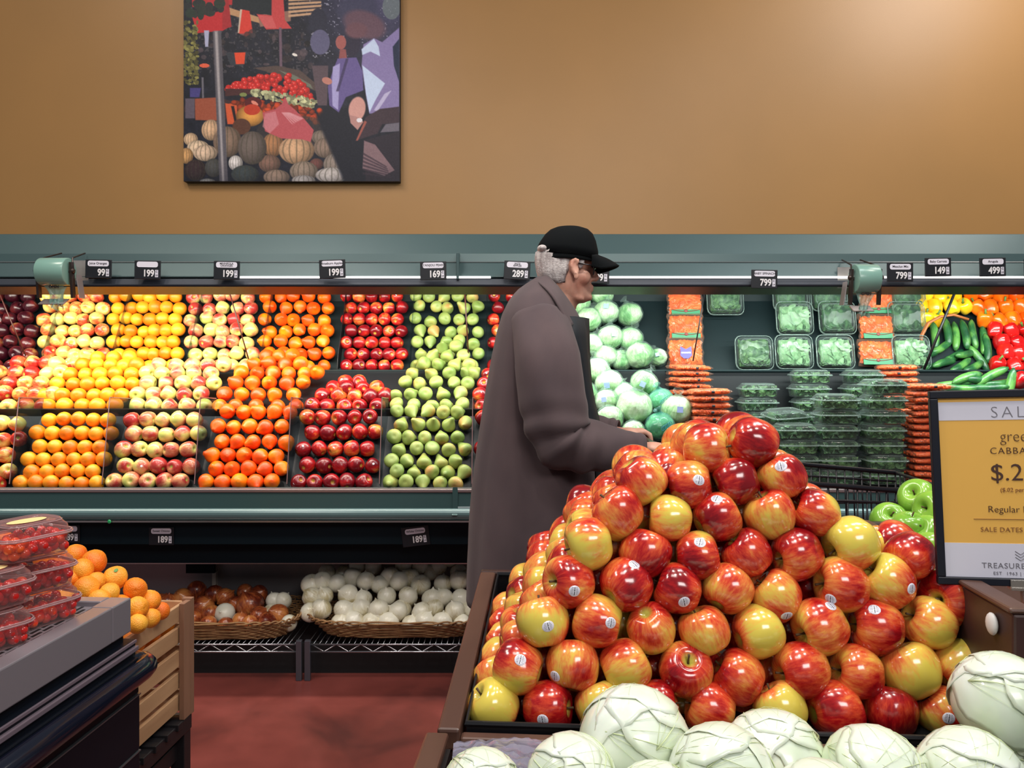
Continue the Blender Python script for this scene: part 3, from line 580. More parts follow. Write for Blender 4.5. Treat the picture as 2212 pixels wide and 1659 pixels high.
UPC = [(1629, 765, 0), (1715, 763, 2), (1804, 763, 2), (1716, 690, 2), (1808, 689, 1), (1708, 640, 1), (1790, 640, 1), (1968, 764, 2), (1958, 690, 1), (1958, 636, 1), (1566, 648, 0)]
for i, (px, py, gi) in enumerate(UPC):
    Y = 4.19 + (765 - py) * .0013; p = P(px, py, Y)
    wh = ('at the bottom left of the upper deck', 'bottom row, second from the left', 'bottom row, third from the left', 'second row, left of the pair', 'second row, right of the pair', 'cut by the canopy, left', 'cut by the canopy, middle', 'bottom row beside the cucumbers', 'second row right of the carrots', 'cut by the canopy, beside yellow peppers', 'alone under the canopy beside carrots')[i]
    o = clam(p + Vector((0, .03, -.075)), (PI / 2 - .18, 0, 0), 'salad clamshell on edge, lid outward, %s' % wh, 2 if gi == 2 else gi, 'salad clamshells on the upper deck')
    o.location = p + Vector((0, .035, 0)); o.scale = (1.05, 1.15, 1)
# ---------------------------------------------------------------- carrot bags
m_car = mat('carrot_orange', (236, 92, 28), .35, var=((246, 126, 56), 22, (1, 1, 1), .4, .62), bump=(70, .7, .006))
m_cf = film('carrot_film', (255, 246, 240), .88, .09, bump=(26, .9, .008), gcol=(160, 130, 116), top=.35)
m_band = mat('carrot_band_green', (26, 120, 76), .4); m_purp = mat('carrot_print_purple', (74, 62, 150), .4); m_red = mat('carrot_print_brown', (120, 44, 40), .4)
CB = []
for s in range(4):
    rr = random.Random(s + 90); g = G()
    for k in range(130):      # stubby carrots filling the bag
        c = Vector((rr.uniform(-.078, .078), rr.uniform(-.058, .058), 0)); c.z = rr.uniform(-.0095, .0095) * (1 - abs(c.y / .066) ** 3 * .7) * (1 - abs(c.x / .09) ** 4 * .7); a = rr.gauss(1.57 if s < 3 else 0, .5); d = Vector((math.cos(a), math.sin(a), rr.uniform(-.1, .1))) * .022
        q0, q1 = c - d, c + d
        q0.x = max(-.084, min(.084, q0.x)); q1.x = max(-.084, min(.084, q1.x)); q0.y = max(-.066, min(.066, q0.y)); q1.y = max(-.066, min(.066, q1.y))
        g.tube([q0, c, q1], [.0052, .0074, .0058], 6)
    g.box((0, 0, 0), (.160, .124, .015))
    car = g.mesh('baby_carrots', m_car)
    g = G(); rings = []
    for i in range(9):
        t = i / 8 * 2 - 1; hh = .0165 * math.sqrt(max(0, 1 - abs(t) ** 3)) + .0008; L_ = []
        for j in range(16):
            a = 2 * PI * j / 16; cx = math.cos(a); sz = math.sin(a); L_.append(((.094 + .004 * math.sin(i * 2 + s)) * math.copysign(abs(cx) ** .5, cx), t * .08 + .002 * math.sin(j), hh * math.copysign(abs(sz) ** .7, sz)))
        rings.append(L_)
    g.loft(rings); bag = g.mesh('bag_film', m_cf); CB.append((car, bag))
g = G(); g.box((0, -.0835, 0), (.014, .003, .012)); clip_me = g.mesh('bag_print', mat('print_black', (30, 24, 30), .5))
def carrot(p, rot, label, group, front=False):
    t = thing('carrot_bag', label, 'carrot bag', p, rot, group); c = CB[R.randrange(4)]
    link('baby_carrots', c[0], t, kind='stuff'); link('bag_film', c[1], t); link('bag_print', clip_me, t)
    return t
def cstack(px, Y, n, z0, nm, dx=0, rz=.0, pitch=.0292):
    x = (px - CX) / F * (Y - .08)
    for k in range(n): carrot((x + R.uniform(-.006, .006) + dx * k, Y + R.uniform(-.006, .006), z0 + .016 + k * pitch), (R.uniform(-.03, .03), R.uniform(-.04, .04), rz + R.uniform(-.07, .07)), 'bag of baby carrots, %s from the bottom of the %s' % (nth(k) if k < 14 else ('fifteenth', 'sixteenth', 'seventeenth', 'eighteenth')[k - 14], nm), 'stacked bags of baby carrots')
cstack(1539, 3.70, 14, .862, 'left front carrot stack', pitch=.0315)
cstack(1495, 3.985, 10, 1.106, 'left back carrot stack', rz=.35, pitch=.0305)
cstack(2024, 3.66, 15, .862, 'right front carrot stack', pitch=.0310)
cstack(1955, 3.985, 10, 1.106, 'right back carrot stack', rz=-.3, pitch=.0305)
def band(o, kind_):
    g = G()
    if kind_ == 'green':
        g.box((0, -.056, .0155), (.15, .034, .006)); q = g.obj('green_band', m_band, o, bevel=.001)
        g = G(); pts = [(-.075 + .15 * i / 12, -.040 - .012 * math.sin(PI * i / 12), .0195) for i in range(13)]; g.tube(pts, .0018, 5); g.ball((0, -.048, .0195), (.010, .010, .003), 12, 6); g.obj('band_emblem', m_red, o)
    else:
        g.add([(-.028, .03, .0195), (0, .014, .0195), (.028, .03, .0195), (.030, -.018, .0195), (.012, -.034, .0195), (-.012, -.034, .0195), (-.030, -.018, .0195)], [(0, 1, 2, 3, 4, 5, 6)]); g.obj('purple_print', m_purp, o)
        text('CARROTS', .011, Matrix.Translation((0, -.004, .0202)), white, o, 'lettering', bold=.0003)
for i, (px, py, kd) in enumerate(((1481, 656, 'green'), (1482, 706, 'green'), (1482, 762, 'purple'), (1897, 652, 'green'), (1896, 706, 'green'), (1896, 762, 'green'))):
    Y = 4.185 + (765 - py) * .0011; wh = ('topmost', 'middle', 'lowest')[i % 3]
    o = carrot(P(px, py, Y) + Vector((0, .02, 0)), (PI / 2 - .22, 0, 0), '%s of the three carrot bags facing out, %s' % (wh, 'beside the lettuces' if i < 3 else 'right of the salad boxes'), 'carrot bags facing out on the upper deck'); o.scale = (1.04, .93 if i != 2 else 1.05, 1)
    band(o, kd)
# ---------------------------------------------------------------- peppers and cucumbers on the right
def pep(key, px, py, Y, lab, sc=1.0, cat='pepper'):
    rot = (R.uniform(-.5, 1.0), R.uniform(-.5, .5), R.uniform(0, 6.3)) if cat == 'pepper' else None
    return fruit(key, P(px, py, Y), label=lab, cat=cat, group='%ss on the upper deck' % key.replace('_', ' '), rot=rot, sc=sc, stem=(pstem_me, .022))
def prow(key, rows, nm, Yf, sc=1.0):
    for r, (y, xs) in enumerate(rows):
        for c, x in enumerate(xs): pep(key, x + R.uniform(-3, 3), y + R.uniform(-3, 3), Yf(y), '%s, %s from left in %s row down of its heap' % (nm, nth(c), nth(r)), sc)
YU = lambda y: 4.165 + (800 - y) * .0014
prow('yellow_pepper', [(636, [1998, 2030, 2062]), (662, [1990, 2018, 2052, 2080]), (690, [1996, 2024])], 'yellow bell pepper', YU, 1.08)
prow('orange_pepper', [(636, [2096, 2128, 2160, 2192, 2224]), (662, [2108, 2140, 2172, 2204]), (690, [2124, 2156, 2186, 2218])], 'orange bell pepper', YU, 1.08)
prow('red_pepper', [(712, [2150, 2182, 2214]), (738, [2160, 2196, 2226]), (762, [2170, 2202, 2232]), (788, [2156, 2190, 2222])], 'red bell pepper', YU, 1.08)
for i, (px, py, ang) in enumerate([(2016, 724, 8), (2044, 716, 5), (2062, 726, 12), (2082, 722, 4), (2104, 722, 6), (2122, 734, 14), (2010, 760, 75), (2034, 748, 65), (2060, 768, 68), (2040, 786, 80), (2088, 762, 80), (2112, 775, -25), (2075, 788, 66), (2130, 752, 10), (2016, 788, 80), (2104, 790, 70)]):
    th = math.radians(ang); Y = YU(py) + .004 + .012 * (i % 3)
    fruit('cucumber', P(px, py, Y), label='green cucumber in the upper heap, %s counted from its left upright one' % nth(i) if i < 13 else 'green cucumber low in the upper heap %s' % ('beside the red peppers', 'at its left foot', 'at its right foot')[i - 13], cat='cucumber', group='cucumbers on the upper deck', rot=(-.45, th, 0), sc=.95, bias=R.uniform(.2, .7))
for i, (px, py, ang) in enumerate([(2062, 826, 80), (2090, 818, 76), (2118, 826, 100), (2142, 815, 60), (2160, 826, 85), (2078, 836, 92), (2178, 834, 20), (2134, 836, 88)]):
    th = math.radians(ang); Y = 3.90 - .01 * (i % 2) if py < 830 else 3.86
    fruit('cucumber', P(px, py, Y), label='green cucumber in the lower heap above the sale sign, %s from the left' % nth(sorted([2062, 2090, 2118, 2142, 2160, 2078, 2178, 2134]).index(px)), cat='cucumber', group='cucumbers above the sale sign', rot=(0, th, R.uniform(-.3, .3)), bias=R.uniform(.2, .7))
fruit('red_pepper', P(2206, 820, 3.86), label='red bell pepper in the lower deck at the right edge', cat='pepper', rot=(.6, .5, 0), stem=(pstem_me, .022))
# the crates that carry the lower cucumbers
t = thing('display_riser', 'black riser box under the lower cucumbers, behind the sale sign', 'riser', (P(2130, 0, 3.87).x, 3.80, .862)); g = G(); g.box((0, 0, .2), (.46, .18, .40)); g.obj('box', black, t, bevel=.004); g = G(); g.box((0, 0, .405), (.47, .19, .008)); g.obj('top_tray', mat('tray_black', (24, 26, 30), .35), t, bevel=.002)
# basket rim behind the cucumbers
t = thing('wicker_basket', 'shallow terracotta-brown basket holding the upper cucumbers', 'basket', P(2075, 740, 4.24))
g = G(); wk = mat('basket_terracotta', (176, 100, 52), .5)
c0 = P(2075, 740, 4.24); arc = [(P(x, y, 4.215) - c0) for x, y in ((1990, 800), (1988, 760), (1992, 725), (2006, 698), (2032, 684), (2060, 680), (2092, 690))]
g.tube(arc, .007, 8); g.tube([p + Vector((0, .012, 0)) for p in arc], .007, 8); g.obj('rim', wk, t, smooth=True)
# ---------------------------------------------------------------- canvas print on the wall
def market_print():
    s = 4.4; u0, u1, v0, v1 = 66, 1912, -560, 1548; W_ = int((u1 - u0) / s); H_ = int((v1 - v0) / s)
    uu, vv = np.meshgrid(u0 + (np.arange(W_ + 1)) * s, v0 + (np.arange(H_ + 1)) * s); rs = np.random.RandomState(3)
    I = np.zeros(uu.shape + (3,)); I[:] = (24, 28, 42)
    def noise2(k):
        a = rs.rand(int((v1 - v0) / k) + 3, int((u1 - u0) / k) + 3); y = (vv - v0) / k; x = (uu - u0) / k; yi = y.astype(int); xi = x.astype(int); fy = y - yi; fx = x - xi
        fy = fy * fy * (3 - 2 * fy); fx = fx * fx * (3 - 2 * fx)
        return (a[yi, xi] * (1 - fx) + a[yi, xi + 1] * fx) * (1 - fy) + (a[yi + 1, xi] * (1 - fx) + a[yi + 1, xi + 1] * fx) * fy
    nz = noise2(60) * .6 + noise2(22) * .4; nf = noise2(14)
    def put(mask, c, k=1): m = np.clip(mask, 0, 1)[..., None] * k; I[:] = I * (1 - m) + np.array(c, float) * m
    def ell(cx, cy, rx, ry, c, ang=0, soft=.06, lit=None, dark=.45, k=1):
        a = math.radians(ang); x = (uu - cx) * math.cos(a) + (vv - cy) * math.sin(a); y = -(uu - cx) * math.sin(a) + (vv - cy) * math.cos(a); d = np.sqrt((x / rx) ** 2 + (y / ry) ** 2)
        m = np.clip((1 - d) / soft, 0, 1) * k; cc = np.array(c, float)[None, None, :]
        sh = np.ones_like(d) if lit is None else np.clip(1 - dark * np.clip(d, 0, 1) ** 2 - .35 * ((x / rx) * lit[0] + (y / ry) * lit[1]), .25, 1.35)
        I[:] = I * (1 - m[..., None]) + cc * sh[..., None] * m[..., None]; return x / rx, y / ry, m
    def poly(pts, c, soft=6, k=1):
        ins = np.zeros(uu.shape, bool); dm = np.full(uu.shape, 1e9); n = len(pts)
        for i in range(n):
            (x1, y1), (x2, y2) = pts[i], pts[(i + 1) % n]
            if y1 != y2: ins ^= ((vv < y1) != (vv < y2)) & (uu < (x2 - x1) * (vv - y1) / (y2 - y1) + x1)
            L2 = (x2 - x1) ** 2 + (y2 - y1) ** 2; t = np.clip(((uu - x1) * (x2 - x1) + (vv - y1) * (y2 - y1)) / L2, 0, 1); dm = np.minimum(dm, np.hypot(uu - x1 - t * (x2 - x1), vv - y1 - t * (y2 - y1)))
        put(np.clip(.5 + np.where(ins, dm, -dm) / soft, 0, 1), c, k)
    I += (nz[..., None] - .5) * np.array((26, 24, 30))
    put(np.clip((uu - 1000) / 600, 0, 1) * np.clip((760 - vv) / 760, 0, 1), (92, 88, 122), .85)
    put((nf > .78) & (vv < 620) & (uu < 1250), (120, 110, 110), .45); put((nf > .86) & (vv < 500) & (uu > 1100), (200, 200, 220), .6)
    poly([(-10, -560), (1900, -560), (1900, -330), (900, -260), (60, -380)], (54, 66, 66)); put((nz > .5) & (vv < -250), (90, 110, 96), .5)
    poly([(120, -300), (560, -260), (500, 40), (140, 60)], (190, 44, 52)); poly([(620, -300), (900, -280), (880, 0), (640, 20)], (206, 60, 60)); poly([(980, -320), (1200, -320), (1180, -40), (960, -60)], (168, 50, 62))
    poly([(440, 60), (720, 150), (720, 200), (440, 120)], (196, 150, 110)); poly([(700, 130), (980, 90), (980, 180), (720, 230)], (150, 110, 96))
    for j in range(5): poly([(960, -10 + j * 34), (1240, -20 + j * 30), (1240, -2 + j * 30), (960, 12 + j * 34)], (206, 164, 130))
    poly([(140, 150), (400, 90), (440, 0), (474, 220), (400, 262), (180, 284)], (200, 40, 48)); poly([(400, -60), (444, -60), (474, 230), (396, 250)], (172, 40, 48))
    for _ in range(40): ell(rs.uniform(70, 400), rs.uniform(-200, 130), rs.uniform(20, 60), rs.uniform(15, 45), (34 + rs.rand() * 16, 40 + rs.rand() * 14, 46))
    poly([(560, 80), (628, 90), (656, 280), (600, 312), (530, 282)], (222, 62, 50)); poly([(548, 80), (566, 80), (540, 280), (528, 280)], (214, 190, 170))
    poly([(818, -100), (912, -100), (930, 170), (990, 244), (770, 252), (688, 120), (800, 130)], (206, 70, 72)); poly([(700, 130), (820, 140), (860, 240), (760, 240)], (220, 110, 110), k=.6)
    poly([(486, -120), (818, -120), (816, 132), (640, 96), (480, 60)], (26, 36, 44))
    for _ in range(150): ell(rs.uniform(70, 185), rs.uniform(180, 720), rs.uniform(9, 20), rs.uniform(9, 20), np.array((104, 100, 56)) * rs.uniform(.5, 1.5))
    for _ in range(60): ell(rs.uniform(180, 1150), rs.uniform(270, 620), rs.uniform(8, 42), rs.uniform(8, 34), np.array((70, 58, 62)) * rs.uniform(.3, 1.5), k=.7)
    poly([(880, 236), (902, 236), (908, 572), (884, 572)], (112, 88, 104)); ell(1014, 468, 24, 12, (240, 232, 224), 20)
    poly([(240, 260), (284, 260), (276, 400), (250, 400)], (180, 180, 210)); ell(244, 560, 44, 18, (232, 100, 70)); poly([(218, 660), (236, 660), (240, 840), (224, 840)], (110, 106, 116))
    poly([(424, 450), (626, 446), (580, 556), (468, 560)], (52, 56, 66)); poly([(498, 450), (594, 446), (584, 546), (512, 548)], (232, 76, 44))
    poly([(660, 580), (860, 560), (1060, 600), (1180, 700), (1200, 780), (1000, 700), (800, 620)], (86, 70, 66)); poly([(880, 600), (1010, 640), (1150, 720), (1170, 760), (1020, 690)], (126, 140, 120), k=.7)
    for _ in range(130):
        t = rs.rand(); q = rs.rand(); x = 440 + t * 720; lo = 765 if x < 800 else 765 + (x - 800) * .32; hi = max(640, 745 - (x - 440) * .45) if x < 700 else 640 + max(0, x - 980) * .75; y = hi + q * (lo - hi)
        a, b_, m = ell(x, y, 27, 26, (226, 44, 40), lit=(.3, .4), dark=.3); put(m * np.clip(1 - np.hypot(a + .3, b_ + .35) * 4, 0, 1), (255, 214, 200), .9)
    poly([(420, 756), (740, 762), (700, 800), (420, 822)], (74, 38, 40)); ell(300, 930, 240, 100, (60, 40, 44))
    for _ in range(110):
        t = rs.rand(); x = 450 + t * 830; y = 850 + rs.rand() * 120 + max(0, x - 900) * .25; ell(x, y, rs.uniform(18, 40), rs.uniform(16, 34), np.array((214, 74, 34)) * rs.uniform(.5, 1.15), lit=(.2, .4))
    for _ in range(120):
        t = rs.rand(); x = 650 + t * 550; y = 790 + (x - 650) * .17 + rs.uniform(-36, 36); ell(x, y, rs.uniform(9, 24), rs.uniform(8, 19), np.array((196, 196, 150)) * rs.uniform(.55, 1.15), rs.uniform(0, 90))
    ell(575, 808, 32, 18, (130, 140, 80)); ell(660, 880, 76, 54, (90, 20, 26)); ell(672, 880, 34, 16, (230, 140, 120), 30)
    poly([(162, 842), (344, 832), (352, 1030), (166, 1024)], (160, 82, 58)); poly([(420, 880), (520, 900), (524, 1060), (440, 1060)], (214, 92, 52)); poly([(470, 905), (496, 905), (524, 1050), (504, 1060)], (30, 20, 26))
    ell(632, 990, 122, 92, (240, 166, 78), lit=(-.2, .3)); ell(650, 936, 72, 48, (196, 60, 34))
    poly([(80, 840), (160, 840), (160, 1010), (80, 1010)], (96, 86, 100)); poly([(120, 750), (215, 750), (200, 830), (120, 830)], (72, 66, 130))
    ell(560, 1080, 80, 70, (90, 54, 40)); ell(1010, 1120, 330, 140, (70, 60, 58), k=.6)
    def melon(cx, cy, rx, ry, c, ang=0):
        a, b_, m = ell(cx, cy, rx, ry, c, ang, lit=(.45, .35), dark=.35)
        st = np.zeros_like(a)
        for k in (-.75, -.4, 0, .4, .75): st = np.maximum(st, np.clip(1 - np.abs(a - k * np.sqrt(np.clip(1 - b_ * b_, 0, 1))) * 16, 0, 1))
        put(m * st, (70, 66, 52), .6); put(m * (nf > .6), (90, 80, 70), .12)
    for q in [(300, 1110, 84, 92, (236, 190, 150)), (440, 1210, 125, 135, (150, 122, 104)), (128, 1190, 62, 58, (240, 200, 160)), (190, 1262, 98, 66, (246, 214, 180)), (90, 1330, 60, 70, (226, 170, 110)), (252, 1306, 106, 72, (240, 206, 176)), (830, 1236, 92, 104, (186, 130, 88)), (1240, 1172, 84, 62, (140, 124, 112)), (1272, 1262, 100, 88, (150, 126, 112)), (800, 1396, 96, 78, (140, 104, 90)), (1200, 1400, 60, 50, (120, 70, 66)), (510, 1392, 62, 68, (240, 232, 230)), (652, 1262, 126, 146, (116, 102, 96)), (1030, 1282, 156, 124, (224, 176, 136)), (1092, 1464, 124, 90, (172, 150, 132)), (1360, 1404, 104, 98, (156, 140, 130)), (860, 1512, 116, 66, (180, 150, 130)), (590, 1486, 122, 78, (64, 74, 76)), (170, 1452, 98, 92, (58, 40, 44)), (320, 1432, 74, 82, (80, 80, 80)), (1330, 1496, 142, 68, (232, 220, 214)), (1090, 1540, 104, 46, (210, 200, 196)), (270, 1546, 66, 22, (150, 150, 150))]: melon(*q)
    poly([(740, 960), (850, 930), (905, 885), (930, 820), (960, 890), (1010, 930), (1100, 1020), (1176, 1110), (1150, 1212), (1080, 1190), (900, 1182), (760, 1120)], (190, 84, 92)); poly([(760, 970), (850, 950), (880, 1060), (800, 1140), (740, 1080)], (216, 140, 148), k=.7)
    for j in range(6): poly([(900 + j * 10, 960), (915 + j * 12, 960), (1000 + j * 18, 1060 - j * 10), (990 + j * 16, 1060 - j * 8)], (236, 180, 186), k=.6)
    poly([(314, 266), (386, 262), (444, 1545), (372, 1545)], (92, 88, 96)); poly([(330, 266), (356, 266), (412, 1545), (396, 1545)], (176, 168, 170), soft=16)
    poly([(1160, 560), (1300, 560), (1290, 900), (1210, 900)], (92, 76, 84)); ell(1215, 180, 76, 112, (42, 44, 62)); ell(1230, 360, 86, 110, (98, 96, 128))
    poly([(1200, 1000), (1300, 900), (1620, 960), (1640, 1560), (1440, 1560)], (20, 24, 38), soft=30)
    ell(1500, 370, 76, 116, (46, 42, 62)); ell(1408, 362, 46, 62, (170, 96, 92)); poly([(1400, 420), (1450, 420), (1460, 500), (1390, 500)], (150, 84, 84))
    poly([(1380, 500), (1540, 490), (1592, 610), (1600, 770), (1450, 830), (1390, 960), (1310, 900), (1296, 740), (1340, 600)], (106, 92, 150)); poly([(1340, 570), (1400, 540), (1384, 940), (1336, 900), (1330, 720)], (172, 164, 214)); ell(1290, 690, 46, 30, (196, 130, 116), 20)
    poly([(1450, 500), (1474, 500), (1390, 780), (1366, 780)], (60, 50, 88), k=.8)
    ell(1560, 90, 200, 190, (66, 66, 92), soft=.3); ell(1610, 210, 210, 130, (104, 78, 92), 20, soft=.25); ell(1540, 260, 110, 80, (112, 78, 88), soft=.3); ell(1840, 60, 80, 110, (120, 134, 132), k=.7)
    poly([(1600, 380), (1690, 326), (1760, 360), (1905, 236), (1905, 960), (1650, 970), (1622, 820), (1584, 560)], (140, 126, 176)); poly([(1584, 420), (1690, 330), (1730, 400), (1742, 480), (1660, 440), (1590, 470)], (204, 218, 246)); poly([(1590, 556), (1784, 712), (1700, 860), (1652, 960), (1622, 800)], (204, 220, 248)); poly([(1840, 770), (1780, 800), (1690, 940), (1720, 950)], (206, 200, 230), k=.8); poly([(1850, 400), (1905, 330), (1905, 700), (1860, 560)], (34, 44, 70))
    ell(1546, 930, 76, 112, (214, 158, 148), 10, soft=.12); poly([(1480, 980), (1560, 1000), (1600, 1040), (1550, 1110), (1490, 1050)], (190, 140, 134)); ell(1566, 1026, 26, 20, (236, 230, 236))
    poly([(1536, 1200), (1620, 1000), (1740, 930), (1905, 910), (1905, 1046), (1760, 1060), (1720, 1140)], (62, 46, 56)); poly([(1536, 1200), (1610, 1030), (1630, 1040), (1552, 1200)], (166, 90, 78)); poly([(1744, 1130), (1790, 1060), (1905, 1046), (1905, 1120)], (110, 104, 116))
    poly([(1600, 1196), (1905, 1120), (1905, 1548), (1620, 1548)], (40, 34, 46)); poly([(1606, 1200), (1700, 1234), (1866, 1452), (1780, 1500), (1592, 1440)], (134, 106, 112))
    for j in range(6): poly([(1596, 1300 + j * 34), (1800 + j * 8, 1420 + j * 18), (1796 + j * 8, 1430 + j * 18), (1594, 1318 + j * 34)], (60, 46, 58), k=.7)
    put(np.clip((vv - 1380) / 170, 0, 1) * .25, (14, 16, 30)); I += (noise2(9)[..., None] - .5) * 10
    I = np.clip(I, 0, 255) / 255; lin_ = np.where(I <= .04045, I / 12.92, ((I + .055) / 1.055) ** 2.4) * .98
    return uu, vv, lin_
uu, vv, colr = market_print()
YC = WY - .05; pic = thing('canvas_print', 'large unframed canvas photo print of a melon and tomato market stall on the tan wall', 'picture', (P(633, 0, YC).x, WY, P(0, 200, YC).z))
hh, ww = uu.shape; X_ = (380 + uu / 3.95 - CX) / F * YC; Z_ = H - (vv / 3.95 - HY) / F * YC
vs = np.stack([X_ - pic.location.x, np.full_like(X_, YC - WY - .0005), Z_ - pic.location.z], -1).reshape(-1, 3)
idx = np.arange(hh * ww).reshape(hh, ww); fc = np.stack([idx[:-1, :-1], idx[1:, :-1], idx[1:, 1:], idx[:-1, 1:]], -1).reshape(-1, 4)
me = bpy.data.meshes.new('print'); me.vertices.add(len(vs)); me.vertices.foreach_set('co', vs.ravel()); me.loops.add(fc.size); me.loops.foreach_set('vertex_index', fc.ravel()); me.polygons.add(len(fc)); me.polygons.foreach_set('loop_start', np.arange(0, fc.size, 4)); me.update(calc_edges=True)
ca = me.color_attributes.new('print_colour', 'FLOAT_COLOR', 'POINT'); ca.data.foreach_set('color', np.concatenate([colr.reshape(-1, 3), np.ones((hh * ww, 1))], 1).ravel())
pm = bpy.data.materials.new('printed_canvas'); nt, b = nodes(pm); at = nt.nodes.new('ShaderNodeVertexColor'); at.layer_name = 'print_colour'; nt.links.new(at.outputs[0], b.inputs['Base Color']); b.inputs['Roughness'].default_value = .5; b.inputs['Specular IOR Level'].default_value = .3
me.materials.append(pm); link('print', me, pic)
xa, xb, za, zb = vs[:, 0].min(), vs[:, 0].max(), vs[:, 2].min(), vs[:, 2].max()
g = G(); g.box2((xa, -.05, za), (xb, -.002, zb)); g.obj('stretcher', mat('canvas_side', (20, 22, 36), .6), pic)
# ---------------------------------------------------------------- onions, baskets, wire racks under the case
wick = mat('wicker', (168, 128, 84), .55, var=((128, 92, 56), 30, (1, 1, 1), .35, .7))
def basket(cx, w_, dpt, yf, zb, zt, label):
    t = thing('wicker_basket', label, 'basket', (cx, yf + dpt / 2, zb)); h_ = zt - zb
    def ring(k, off=0, n=72):
        fl_ = .80 + .20 * k; return [((w_ / 2 * fl_ + off) * math.copysign(abs(math.cos(a)) ** .5, math.cos(a)), (dpt / 2 * fl_ + off) * math.copysign(abs(math.sin(a)) ** .5, math.sin(a)), h_ * k + .022 * k * abs(math.cos(a)) ** 8) for a in [2 * PI * i / n for i in range(n)]]
    g = G(); N = 9
    for j in range(N):
        k = (j + .5) / N * .92; pts = ring(k, 0, 120); out = []
        for i, (x, y, z) in enumerate(pts):
            s = 1 + .022 * math.sin(i * PI / 2.0 + (j % 2) * PI) * (1 if i % 2 else 0); out.append((x * s, y * s, z + .0015 * math.sin(i * .7 + j)))
        g.tube(out, .0042, 5, loop=True)
    g.obj('weave', wick, t, smooth=True, kind='stuff')
    g = G(); a = ring(0); b_ = ring(1); 
    for i in range(0, 72, 2): g.tube([a[i], b_[i]], .003, 5)
    g.obj('stakes', wick, t, smooth=True, kind='stuff')
    for q in (0, 1):
        g = G(); out = []
        for i, (x, y, z) in enumerate(ring(1.0, .004, 144)):
            a_ = i * .9 + q * PI; out.append((x * (1 + .012 * math.cos(a_)), y * (1 + .02 * math.cos(a_)), z + .006 + .006 * math.sin(a_)))
        g.tube(out, .0042, 5, loop=True); g.obj('rim_strand', wick, t, smooth=True)
    g = G(); g.add([(x, y, z + .01) for x, y, z in ring(.05)], [tuple(range(72))]); g.obj('base', wick, t)
    return t
BY = 3.53
xa, xb = P(285, 0, BY).x, P(640, 0, BY).x
basket((xa + xb) / 2, xb - xa, .40, BY, cz(1388, BY), cz(1350, BY), 'shallow wicker basket of brown onions on the left wire rack')
xc, xd = P(652, 0, BY).x, P(1068, 0, BY).x
basket((xc + xd) / 2, xd - xc, .40, BY, cz(1384, BY), cz(1349, BY), 'wide wicker basket heaped with white onions on the right wire rack')
wire = mat('chrome_wire', (178, 180, 186), .22, metal=.9)
def rack(x0, x1, label):
    z = cz(1392, 3.53); zl = cz(1408, 3.53); t = thing('wire_rack', label, 'rack', ((x0 + x1) / 2, 3.53, 0)); w_ = x1 - x0
    for y in (0, .42):
        g = G(); g.tube([(-w_ / 2, y, z), (w_ / 2, y, z)], .004, 8); g.tube([(-w_ / 2, y, zl), (w_ / 2, y, zl)], .004, 8)
        n = int(w_ / .058); g.tube([(-w_ / 2 + .03 + (w_ - .06) * i / n, y + .001, zl if i % 2 else z) for i in range(n + 1)], .003, 6); g.obj('truss', wire, t, smooth=True)
    g = G()
    for i in range(int(w_ / .026)): x = -w_ / 2 + .013 + i * .026; g.tube([(x, 0, z + .003), (x, .42, z + .003)], .0018, 4)
    g.obj('shelf_wires', wire, t, smooth=True, kind='stuff')
    for sx in (-1, 1):
        for y in (0, .42): g = G(); g.box((sx * (w_ / 2 - .012), y, (z + .02) / 2), (.026, .022, z + .02)); g.obj('leg', mat('rack_leg', (92, 94, 104), .35, metal=.6), t, bevel=.003)
rack(P(230, 0, 3.53).x, P(652, 0, 3.53).x, 'chrome wire rack under the case, left of the pair')
rack(P(659, 0, 3.53).x, P(1085, 0, 3.53).x, 'chrome wire rack under the case, behind the coat hem')
def onion(key, px, py, rp, Y, label, group, b=None):
    return fruit(key, P(px, py, Y), label=label, cat='onion', group=group, bias=b if b is not None else R.uniform(.15, .7), rot=(R.uniform(-1, 1), R.uniform(-1, 1), R.uniform(0, 6.3)), sc=rp / F * Y / .045)
WO = [(1345, [735, 766, 803, 842, 885, 915, 955, 1000]), (1320, [668, 696, 743, 815, 821, 858, 908, 980]), (1312, [780, 868, 940, 1015]), (1290, [672, 701, 752, 783, 838, 882, 935, 960, 995]),
      (1258, [672, 695, 729, 793, 823, 860, 909, 955, 990]), (1250, [760, 842, 885, 1016])]
for r, (y, xs) in enumerate(WO):
    for c, x in enumerate(xs):
        onion('white_onion', x + R.uniform(-3, 3), y + R.uniform(-5, 5), R.uniform(20, 23.5) , (3.61, 3.645, 3.68, 3.71, 3.78, 3.82)[r], 'white onion, %s from left in the %s row up of the heap' % (nth(c), nth(r)), 'white onions under the case')
for i, (x, y) in enumerate(((771, 1222), (806, 1224), (706, 1235), (742, 1240), (872, 1220), (909, 1222), (948, 1222), (969, 1206), (990, 1235), (880, 1245), (932, 1235))):
    onion('white_onion', x, y, 18.5, 3.89, 'dusky white onion at the shaded top of the heap, %s listed from the left ridge' % nth(i), 'white onions on the top of the heap')
